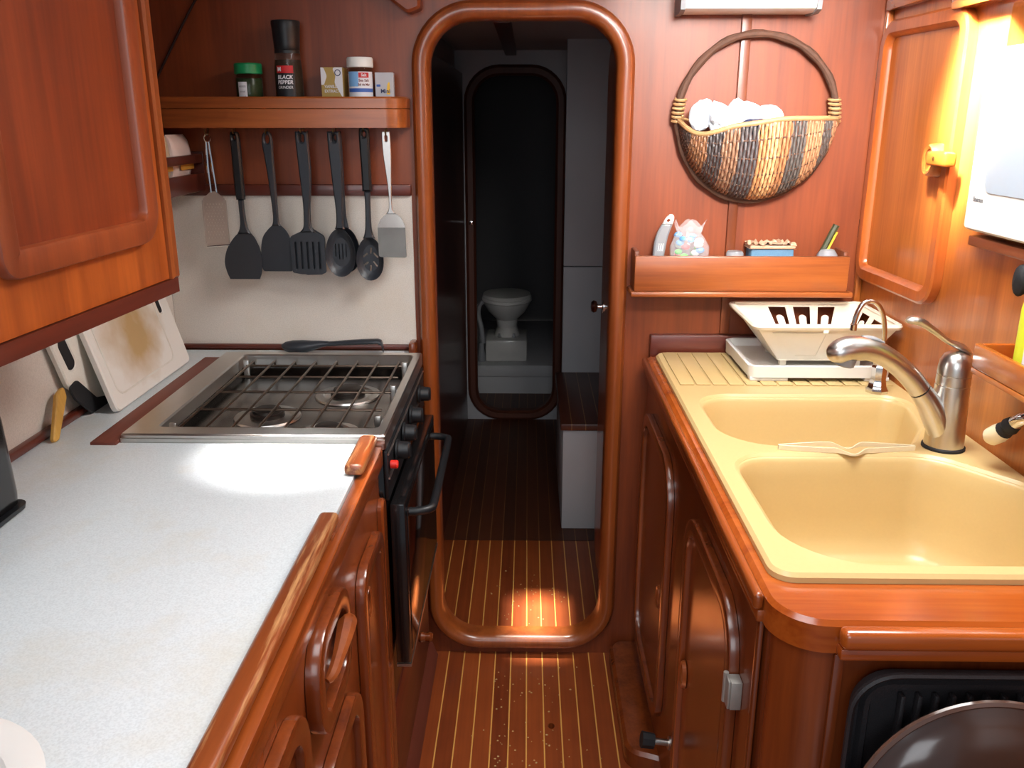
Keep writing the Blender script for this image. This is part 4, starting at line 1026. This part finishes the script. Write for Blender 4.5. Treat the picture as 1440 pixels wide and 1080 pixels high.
# ---- slim filter tap
t = thing('filter_tap', 'small chrome gooseneck filter tap beside the dish rack', 'tap', (.757, 1.805, .902))
MB().lathe([(.0001, 0), (.024, 0), (.025, .006), (.020, .014), (.0165, .030), (.017, .055), (.014, .066), (.009, .072), (.006, .085), (.0001, .086)], (.757, 1.805, .9022), 8).build('tap_base', M['chrome'], t)
MB().tube(smooth_path([(.757, 1.805, .985), (.758, 1.804, 1.03), (.748, 1.803, 1.075), (.728, 1.801, 1.100), (.706, 1.800, 1.099), (.694, 1.80, 1.078), (.689, 1.80, 1.052)], 6), .0052, 12).build('gooseneck', M['chrome'], t)
MB().lathe([(.0075, 0), (.0075, .012), (.005, .014), (.0001, .0142)], (.689, 1.80, 1.040), 14).build('outlet', M['chrome'], t)

# ---- dish rack on its tray
t = thing('drip_tray', 'white draining tray under the dish rack', 'tray', (.66, 2.0, .9048))
tp = rrect(.497, .812, 1.868, 2.128, .022, 6)
dt = MB(); dt.plate(tp, [], 0, .010, mXY(.9135), ch=.002)
dt.ring(tp, [(0, 0), (.002, .026), (-.003, .028), (-.008, .026), (-.013, .0102), (-.013, 0)], mXY(.9135)); dt.build('tray', M['white'], t)
for (a, b, c_, d_) in ((.500, .585, 1.872, 1.90), (.755, .81, 1.872, 1.90), (.500, .58, 2.09, 2.125), (.755, .81, 2.09, 2.125)):
    MB().box(a, b, c_, d_, .9048, .9134, .002).build('foot', M['white'], t)
t = thing('dish_rack', 'cream dish rack with arched cut-outs standing in the draining tray', 'dish rack', (.66, 2.0, .924))
TOP = (.508, .815, 1.872, 2.118, 1.030); BOT = (.575, .770, 1.925, 2.070, .942)
def rmap(side):
    """a runs 0..1 along the wall, b 0..1 bottom to top, h thickness outwards"""
    def f(a, b, h):
        x0 = BOT[0] + (TOP[0] - BOT[0]) * b; x1 = BOT[1] + (TOP[1] - BOT[1]) * b
        y0 = BOT[2] + (TOP[2] - BOT[2]) * b; y1 = BOT[3] + (TOP[3] - BOT[3]) * b
        z = BOT[4] + (TOP[4] - BOT[4]) * b
        if side == 'back': return (x0 + (x1 - x0) * a, y1 + h, z)
        if side == 'front': return (x0 + (x1 - x0) * a, y0 - h, z)
        if side == 'left': return (x0 - h, y0 + (y1 - y0) * a, z)
        return (x1 + h, y0 + (y1 - y0) * a, z)
    return f
def arch(a0, a1, b0, b1):
    m = (a0 + a1) / 2; w = (a1 - a0) * .24; tp_ = b0 + (b1 - b0) * .55
    pts = [(a0, b0), (a0, b1), (a1, b1), (a1, b0), (m + w, b0)]
    pts += [(m + w * math.cos(PI * k / 8), tp_ - (b1 - b0) * .16 + (b1 - b0) * .16 * math.sin(PI * k / 8)) for k in range(9)]
    return pts + [(m - w, b0)]
rk = MB(); U = [(0, 0), (1, 0), (1, 1), (0, 1)]
rk.plate(U, [arch(.27 + k * .205, .27 + k * .205 + .14, .46, .92) for k in range(3)], 0, .003, rmap('back'))
rk.plate(U, [rrect(.47, .51, .80, .90, .004, 2)], 0, .003, rmap('front'))
rk.plate(U, [], 0, .003, rmap('left'))
rk.plate(U, [arch(.30, .52, .50, .88), arch(.62, .84, .50, .88)], 0, .003, rmap('right'))
rk.plate(rrect(BOT[0] - .003, BOT[1] + .003, BOT[2] - .003, BOT[3] + .003, .006, 3), [], -.003, 0, mXY(BOT[4]))
rk.build('basket', M['rackwhite'], t, ang=20)
rm = MB(); rm.ring(rrect(TOP[0] - .002, TOP[1] + .002, TOP[2] - .002, TOP[3] + .002, .012, 5), [(-.001, -.004), (.007, -.006), (.010, .0), (.007, .005), (0, .006), (-.004, .004)], mXY(TOP[4]))
rm.build('rim', M['rackwhite'], t)
MB().plate([(.18, .08), (.44, .08), (.52, .82), (.08, .82)], [[(.20, .12), (.42, .12), (.49, .78), (.12, .78)]], .0032, .0062, rmap('front')).build('cutlery_panel', M['rackwhite'], t)
for (x, y) in ((.588, 1.938), (.757, 1.938), (.588, 2.057), (.757, 2.057)):
    MB().box(x - .008, x + .008, y - .006, y + .006, .9240, .9389, .002).build('foot', M['rackwhite'], t)

# ---- trough shelf on the bulkhead and the things in it
t = thing('trough_shelf', 'mahogany trough shelf on the bulkhead above the dish rack', 'shelf', (.51, 2.12, 1.055))
MB().box(.249, .782, 2.066, 2.159, 1.055, 1.068, .004).build('base_board', M['panel_x'], t)
MB().box(.257, .768, 2.074, 2.087, 1.0683, 1.153, .003).build('front_board', M['panel_x'], t)
for x in (.257, .756): MB().box(x, x + .012, 2.0873, 2.159, 1.0683, 1.163, .003).build('end_board', M['panel'], t)
t = thing('scrub_brush', 'grey and white brush handle sticking up from the trough shelf', 'brush', (.325, 2.12, 1.069))
MB().plate(stat_outline([(1.135, .318, .012), (1.165, .320, .0145), (1.195, .325, .0145), (1.218, .334, .013), (1.224, .337, .012)]), [], 0, .014, mXZ(2.127), ch=.004).build('grip', M['greypl'], t)
MB().plate(stat_outline([(1.2242, .337, .012), (1.235, .341, .0105), (1.243, .344, .007), (1.247, .345, .003)]), [ell(.339, 1.2325, .0045, .004)], 0, .012, mXZ(2.126), ch=.003).build('hanging_loop', M['white'], t, label='white hanging loop')
MB().box(.307, .331, 2.113, 2.127, 1.0695, 1.1348, .003).build('neck', M['white'], t, label='white neck')
for k in range(3): MB().tube([(.316 + k * .005, 2.1128, 1.160), (.318 + k * .005, 2.1128, 1.178)], .0012, 6).build('grip_stripe', M['white'], t)
def blob(mb, c, r, rough, seed, sub=3, sq=(1, 1, 1), jit=0.0):
    b = bmesh.new(); bmesh.ops.create_icosphere(b, subdivisions=sub, radius=1); rn = random.Random(seed)
    dirs = [(Vector((rn.gauss(0, 1), rn.gauss(0, 1), rn.gauss(0, 1))).normalized(), rn.uniform(-1, 1), rn.uniform(2, 6)) for _ in range(14)]
    for v in b.verts:
        n_ = v.co.normalized(); k = 1 + sum(a * max(0, n_.dot(d)) ** (p * 3) for d, a, p in dirs) * rough
        k += jit * rn.uniform(-1, 1)
        v.co = Vector(c) + Vector((n_.x * r * k * sq[0], n_.y * r * k * sq[1], n_.z * r * k * sq[2]))
    return mb.bm(b)
sw = MB(); rn = random.Random(5)
for k in range(34):
    p = (.392 + rn.uniform(-.028, .028), 2.122 + rn.uniform(-.014, .014), 1.082 + .115 * (k / 33))
    q0 = len(sw.m); blob(sw, p, rn.uniform(.007, .010), .1, k, 2, (1.2, .9, .9))
    for q_ in range(q0, len(sw.m)): sw.m[q_] = (1 if (k % 2 == 0 and p[2] < 1.168) else 2 if (p[2] > 1.186 or k % 5 == 3) else 0 if k % 3 == 1 else 3)
sw.build('wrapped_sweets', [M['candy_red'], M['candy_green'], M['candy_blue'], M['candy_white']], loc=(.392, 2.122, 1.07), label='red, green and blue wrapped sweets inside the clear bag', cat='sweets', kind='stuff')
bg = MB(); rg = []
for i, (z, rx, ry) in enumerate(((1.0695, .034, .018), (1.075, .040, .022), (1.11, .046, .026), (1.17, .046, .025), (1.192, .036, .018), (1.203, .028, .010), (1.216, .034, .006), (1.226, .038, .004))):
    rg.append([(.392 + rx * math.cos(a) * (1 + .08 * math.sin(5 * a + i)), 2.121 + ry * math.sin(a) * (1 + .1 * math.sin(7 * a + 2 * i)), z + (.010 * math.sin(4 * a + 1) if i > 5 else 0)) for a in [2 * PI * k / 30 for k in range(30)]])
bg.loft(rg, caps=False); bg.build('clear_bag', M['clearbag'], loc=(.392, 2.121, 1.07), label='clear plastic bag of sweets in the trough shelf', cat='bag')
t = thing('sponge', 'blue sponge with tan scourer top in the trough shelf', 'sponge', (.588, 2.12, 1.069))
MB().box(.537, .640, 2.095, 2.15, 1.0695, 1.168, .005).build('foam', M['spongeblue'], t)
sc_ = MB(); b = bmesh.new(); bmesh.ops.create_grid(b, x_segments=16, y_segments=6, size=.5); rn = random.Random(8)
tp_ = [(v.co.x, v.co.y, rn.uniform(-.004, .0065)) for v in b.verts]; b.verts.index_update(); fcs = [[v.index for v in f.verts] for f in b.faces]; b.free()
ct = [(.588 + a * .112, 2.122 + c_ * .06, 1.179 + d_) for a, c_, d_ in tp_]; cb_ = [(p[0], p[1], 1.1685) for p in ct]
sc_.add(ct, fcs); sc_.add(cb_, fcs)
nx, ny = 16, 6
k_ = 0
sc_.box(.5335, .6425, 2.0935, 2.1505, 1.1685, 1.1765, .003)
sc_.build('scourer', M['spongetan'], t)
MB().lathe([(.0001, 0), (.020, 0), (.021, .084), (.018, .089), (.0001, .090)], (.505, 2.125, 1.0695), 20).build('plastic_pot', M['greypl'], loc=(.505, 2.125, 1.07), label='small grey plastic pot just showing left of the sponge', cat='pot')
t = thing('utility_knife', 'olive and yellow knife handle slanting up from the trough shelf', 'knife', (.70, 2.125, 1.07))
MB().tube([(.683, 2.125, 1.0765), (.744, 2.125, 1.222)], [.0075, .0085], 8).build('handle', M['penolive'], t)
MB().tube([(.7050, 2.1165, 1.112), (.7445, 2.1165, 1.206)], .0028, 6).build('yellow_inlay', M['inkyellow'], t, label='yellow inlay')
MB().lathe([(.0001, 0), (.024, 0), (.026, .06), (.024, .082), (.016, .094), (.0001, .098)], (.728, 2.122, 1.0693), 24).build('grey_scrubber', M['greypl'], loc=(.728, 2.122, 1.07), label='rounded grey scrubber at the wall end of the trough shelf', cat='scrubber')

# ---- strip lamp
t = thing('strip_lamp', 'white strip lamp fixed high on the bulkhead above the basket', 'lamp', (.49, 2.11, 1.692))
MB().loft([[(x, y, z) for y, z in ((2.159, 1.695), (2.10, 1.693), (2.078, 1.700), (2.074, 1.725), (2.09, 1.775), (2.159, 1.78))] for x in (.345, .632)]).build('diffuser', M['white'], t)
for x in (.334, .6325): MB().loft([[(q_, y, z) for y, z in ((2.159, 1.691), (2.098, 1.690), (2.074, 1.697), (2.070, 1.725), (2.086, 1.779), (2.159, 1.784))] for q_ in (x, x + .0105)]).build('end_cap', M['greypl'], t)

# ---- hanging basket
CX, CZ, RX, RZ, YH = .533, 1.468, .183, .186, 2.136
M['wick'] = wicker('woven_wicker', [(0, (62, 50, 46)), (.10, (138, 94, 64)), (.18, (66, 60, 60)), (.27, (140, 104, 80)), (.36, (84, 78, 78)), (.47, (190, 136, 90)), (.53, (212, 164, 114)), (.60, (168, 116, 78)), (.66, (86, 80, 76)), (.76, (168, 122, 88)), (.87, (80, 72, 68)), (.93, (156, 108, 76))], -.19, .19)
t = thing('wicker_basket', 'half-round wicker wall basket with a branch handle', 'basket', (CX, 2.13, 1.28))
def rimz(f): return 1.468 - .034 * math.exp(-((f - .22) / .16) ** 2) - .010 * math.exp(-((f - .62) / .05) ** 2) * 0 - .016 * math.exp(-((f - .98) / .07) ** 2) - .006 * math.exp(-((f - .45) / .08) ** 2) - .02 * math.exp(-((f - .05) / .05) ** 2) * 0
def surf(f, s, d=0.0):
    a = PI * f; si = math.sin(a); x = CX - RX * .985 * math.cos(a)
    zt = rimz(f); zb = min(CZ - RZ * .985 * si, zt - .004)
    th = s * PI / 2
    return (x, YH - (.118 * si ** .8 + .004) * math.cos(th) ** .9 - d * math.cos(th), zt + (zb - zt) * math.sin(th) - d * math.sin(th) * .6)
hoop = [(CX + (RX + .002 * math.sin(5 * a)) * math.cos(a), YH, CZ + (RZ + .003 * math.sin(3 * a + 1)) * math.sin(a)) for a in [2 * PI * k / 60 for k in range(60)]]
MB().tube(hoop, [.0088 + .0012 * math.sin(k * 1.7) for k in range(60)], 10, closed=True).build('branch_hoop', M['bark'], t)
wv = MB(); NS = 62
for i in range(NS):
    f = .03 + .94 * (i + .5) / NS; si = math.sin(PI * f); m_ = max(6, int(30 * si))
    pts = [surf(f, q_ / m_, .0022 * math.sin(q_ * 1.9 + PI * i)) for q_ in range(m_ + 1)]
    wv.tube(pts, .0032 * (.75 + .35 * si), 6)
wv.build('woven_side', M['wick'], t)
rb_ = MB()
for s in (.14, .30, .46, .62, .78, .90): rb_.tube([surf(.02 + .96 * k / 40, s, .0005) for k in range(41)], .0022, 6)
rb_.build('ribs', M['bark'], t)
rr_ = MB().tube([surf(k / 48, 0, .001) for k in range(49)], .0056, 8); rr_.build('rim_binding', M['cane'], t)
for sx in (-1, 1):
    ls = MB()
    for k in range(6):
        z = 1.462 + k * .0095; xx = CX + sx * math.sqrt(max(0, 1 - ((z - CZ) / RZ) ** 2)) * RX
        ls.tube([(xx + .0125 * math.cos(a), YH + .0125 * math.sin(a), z + .002 * math.sin(a)) for a in [2 * PI * j / 14 for j in range(14)]], .0036, 6, closed=True)
    ls.tube([(CX + sx * .178, YH - .012, 1.468), (CX + sx * .150, YH - .05, 1.462)], .003, 6)
    ls.build('cane_lashing', M['cane'], t)
for k, (x, y, z, r, sq, lab, mt) in enumerate([
    (.398, 2.098, 1.472, .028, (.9, .8, 1.25), 'white crumpled plastic bag at the branch end of the basket', 'bagwhite'),
    (.438, 2.080, 1.463, .030, (.9, .9, 1.15), 'white crumpled plastic bag, second along in the basket', 'bagwhite'),
    (.487, 2.085, 1.475, .035, (1.05, .9, 1.0), 'largest white crumpled plastic bag in the middle of the basket', 'bagwhite'),
    (.548, 2.088, 1.474, .028, (1.2, .9, .85), 'white crumpled plastic bag beside the navy one in the basket', 'bagwhite'),
    (.512, 2.050, 1.452, .024, (1.3, .8, .7), 'navy plastic bag just showing over the basket rim', 'bagblue')]):
    mb = MB(); blob(mb, (x, y, z), r, .42, 20 + k, 3, sq, .06)
    mb.build('plastic_bag', M[mt], loc=(x, y, z - r), label=lab, cat='bag', group='plastic bags in the wicker basket', flat=True)

# ---- locker door on the side wall
t = thing('locker_door', 'honey-coloured locker door with rounded moulding and wooden latch', 'locker door', (XR, 1.94, 1.09))
ml = mYZr(XR)
lp = rpoly([(1.735, 1.100, .06), (2.155, 1.092, .05), (2.155, 1.678, .06), (1.735, 1.672, .06)], 8)
pn = MB().plate(offset(lp, -.030), [], .0005, .006, ml); pn.build('panel', M['honey'], t)
ri = MB(); ri.ring(lp, [(0, .0005), (0, .018), (-.005, .022), (-.026, .022), (-.032, .016), (-.036, .0065), (-.036, .0005)], ml); ri.build('moulding_ring', M['lockring'], t)
for z in (1.21, 1.575): MB().box(XR - .020, XR - .0004, 2.1555, 2.1598, z - .022, z + .022).build('hinge', M['steel_worn'], t)
la = MB(); la.ring(ellipse(1.806, 1.388, .017, .022, 24), [(0, 0), (0, .024), (.006, .026), (.010, .020), (.011, 0)], mYZr(XR - .0062)); lr = la.build('finger_ring', M['honey'], t)
MB().plate(ellipse(1.806, 1.388, .0165, .0215, 20), [], 0, .001, mYZr(XR - .0062)).build('ring_hole', M['void'], lr)
MB().box(XR - .048, XR - .0225, 1.700, 1.778, 1.380, 1.408, .005, 3).build('turn_button', M['honey_y'], t)
MB().lathe([(.004, 0), (.004, .0015), (.0001, .002)], (XR - .0480, 1.742, 1.394), 12, Matrix.Rotation(-PI / 2, 3, 'Y')).build('button_screw', M['brass'], t)

# ---- microwave in the recess
t = thing('microwave', 'white microwave oven set into the recess beside the locker door', 'microwave', (.98, 1.3, 1.268))
MB().box(.806, 1.17, 1.0, 1.615, 1.274, 1.585, .006).build('casing', M['white'], t)
dmw = MB(); mm = mYZr(.8055)
dmw.plate(rrect(1.002, 1.613, 1.276, 1.583, .010, 4), [], 0, .012, mm, ch=.004); dd = dmw.build('door', M['white'], t)
MB().plate(rpoly([(1.09, 1.345, .02), (1.555, 1.345, .02), (1.555, 1.485, .02), (1.09, 1.515, .02)], 5), [], .0122, .0135, mm).build('door_window', M['screen'], dd)
MB().plate(rpoly([(1.05, 1.556, .003), (1.30, 1.562, .2), (1.585, 1.527, .003), (1.30, 1.549, .2)], 8), [], .0122, .0150, mm).build('curved_handle', M['papergrey'], dd)
text('Emerson', .011, lambda a, b, h: (.7933 - h, 1.583 - a, b), M['inkgrey'], dd, cx=.012, cy=1.331, ext=.0004, bold=.0003, wmax=.034)
for (a, b) in ((1.03, .85), (1.585, .85), (1.03, 1.13), (1.585, 1.13)): MB().box(b - .01, b + .01, a - .012, a + .012, 1.2683, 1.2742, .001).build('foot', M['rubber'], t)

# ---- small shelf, bottle, net and nozzle further along the wall
t = thing('bottle_shelf', 'small honey-wood trough shelf on the side wall holding a bottle', 'shelf', (.80, 1.2, 1.06))
MB().box(.752, .8295, .98, 1.428, 1.056, 1.066, .002).build('base_board', M['honey_y'], t)
MB().box(.752, .763, .98, 1.428, 1.0663, 1.108, .003).build('front_board', M['honey_y'], t)
for y in (.98, 1.417): MB().box(.7633, .8295, y, y + .011, 1.0663, 1.108, .003).build('end_board', M['honey_x'], t)
t = thing('soap_bottle', 'lime yellow washing-up bottle standing in the small wall shelf', 'bottle', (.797, 1.332, 1.0665))
MB().lathe([(.0001, 0), (.025, 0), (.028, .004), (.028, .118), (.024, .140), (.014, .152), (.011, .156), (.0001, .156)], (.797, 1.332, 1.0667), 30).build('bottle_body', M['lime'], t)
label_wrap((.797, 1.332), .0282, math.atan2(-1.332, -.797) + .35, .050, 1.085, 1.185, M['paperwhite'], t, th=.0005)
MB().lathe([(.0001, .1562), (.013, .1562), (.013, .176), (.006, .180), (.005, .196), (.0001, .197)], (.797, 1.332, 1.0667), 20).build('cap', M['white'], t)
nt_ = MB(); blob(nt_, (.806, 1.415, 1.215), .017, .25, 41, 3, (.8, 1, 1.6))
nt_.tube([(.806, 1.415, 1.243), (.815, 1.415, 1.258), (.8299, 1.415, 1.262)], .002, 6)
nt_.build('net_scrubber', M['rubber'], loc=(.806, 1.415, 1.19), label='black net scrubber hanging on the side wall below the microwave', cat='scrubber', ang=12)
t = thing('spray_nozzle', 'cream-tipped hose nozzle on a chrome elbow low on the side wall', 'nozzle', (.80, 1.36, .95))
MB().tube(smooth_path([(.8295, 1.315, 1.018), (.806, 1.312, 1.018), (.794, 1.322, 1.010), (.790, 1.338, .997)], 5), .0115, 14).tube([(.8295, 1.315, 1.018), (.826, 1.315, 1.018)], .02, 16).build('elbow', M['chrome'], t)
MB().tube([(.790, 1.3382, .9968), (.788, 1.347, .988), (.7875, 1.351, .984), (.786, 1.358, .977)], [.0125, .015, .0125, .015], 16).build('collar', M['rubber'], t, label='black collar')
MB().tube([(.7858, 1.3585, .9766), (.784, 1.367, .969), (.781, 1.382, .957), (.780, 1.388, .952)], [.0145, .0165, .0155, .010], 16).build('tip', M['sink_lt'], t, label='cream tip')

# ---- low seat with the tray and the smoked lid standing on it, out of the way of the sink cabinet
S(MB().box(.385, .828, .45, .915, .001, .47, .006), 'floor_step', M['cab'])
t = thing('ribbed_tray', 'black ribbed plastic tray standing against the end of the sink cabinet', 'tray', (.6, .89, .47))
tp = rrect(.390, .79, .472, .838, .055, 8)
bt = MB(); my = mXZ(.916)
bt.plate(offset(tp, -.012), [], 0, .004, my)
bt.ring(tp, [(-.014, .0), (-.008, .024), (-.003, .028), (.0, .0255), (.0, .021), (-.004, .019), (-.010, .0)], my)
bt.ring(offset(tp, -.020), [(0, .0042), (-.004, .011), (-.010, .011), (-.014, .0042)], my); bt.build('tray_shell', M['tray'], t)
for k in range(15):
    x = .455 + k * .0205; MB().box(x, x + .006, .900, .9118, .53, .800, .002).build('rib', M['tray'], t)
t = thing('smoked_lid', 'large round smoked brown lid leaning in front of the black tray', 'lid', (.553, .86, .48))
Tl = Matrix.Rotation(math.radians(83), 3, 'X')
ctr = (.553, .8535, .6495)
MB().lathe([(.1675, -.002), (.169, .001), (.1675, .004), (.163, .0055), (.160, .003)], ctr, 72, Tl).build('rim', M['rimbrown'], t, label='paler brown rim')
MB().lathe([(.1598, .003), (.152, .006), (.140, .010), (.137, .0125), (.120, .0155), (.116, .0175), (.08, .022), (.03, .024), (.0001, .0243)], ctr, 72, Tl).build('dome', M['brownglass'], t)
MB().lathe([(.010, .0244), (.009, .030), (.016, .036), (.018, .043), (.013, .047), (.0001, .048)], ctr, 24, Tl).build('knob', M['black'], t)

# ------------------------------------------------------------------ light
w = bpy.data.worlds.new('daylight'); scene.world = w; w.use_nodes = True
bgn = w.node_tree.nodes.get('Background') or w.node_tree.nodes.new('ShaderNodeBackground')
bgn.inputs[0].default_value = (.78, .88, 1.0, 1); bgn.inputs[1].default_value = .40
def area(name, loc, target, sx, sy, power, col):
    d = bpy.data.lights.new(name, 'AREA'); d.shape = 'RECTANGLE'; d.size = sx; d.size_y = sy; d.energy = power; d.color = col
    o = bpy.data.objects.new(name, d); COL.objects.link(o); o.location = loc
    o.rotation_euler = (Vector(target) - Vector(loc)).to_track_quat('-Z', 'Y').to_euler()
    return o
area('hatch_daylight', (.44, 1.32, 2.02), (.44, 1.32, 0), .58, .58, 25, (1, .985, .96))
area('companionway_daylight', (-.25, -1.5, 1.75), (-.05, 1.6, 1.0), 1.1, 1.1, 17, (.90, .95, 1.0))
area('worktop_fill', (-.22, .45, 1.93), (-.24, .6, 0), .7, .6, 8.5, (.93, .97, 1.0))  # added fill lamp brightening the worktop, no hatch opens here
def beam(name, loc, target, size, power, spread, col):
    o = area(name, loc, target, size, size, power, col); o.data.spread = math.radians(spread); return o
beam('wall_strip_beam', (.50, 1.50, 1.99), (.83, 1.665, 1.56), .10, 11, 27, (1, .95, .84))  # added aimed lamp imitating a sun strip on the side wall
beam('bulkhead_fill', (.46, .80, 1.93), (.60, 2.16, 1.46), .30, 5.5, 42, (1, .97, .93))  # added aimed lamp brightening the bulkhead above the sink side
beam('worktop_glare_beam', (-.28, 1.40, 2.0), (-.415, 1.43, .9), .10, 1.3, 16, (1, .99, .97))  # added narrow beam making the bright patch on the worktop
sd = bpy.data.lights.new('sun', 'SUN'); sd.energy = 26; sd.angle = math.radians(4); sd.color = (1, .93, .80)
so_ = bpy.data.objects.new('sun', sd); COL.objects.link(so_); so_.location = (0, 1, 4)
so_.rotation_euler = Vector((.15, -.08, -1)).to_track_quat('-Z', 'Y').to_euler()

vs = scene.view_settings
scene.display_settings.display_device = 'sRGB'
vs.view_transform = 'Standard'; vs.look = 'None'; vs.gamma = 1; vs.use_curve_mapping = False; vs.exposure = 0.0
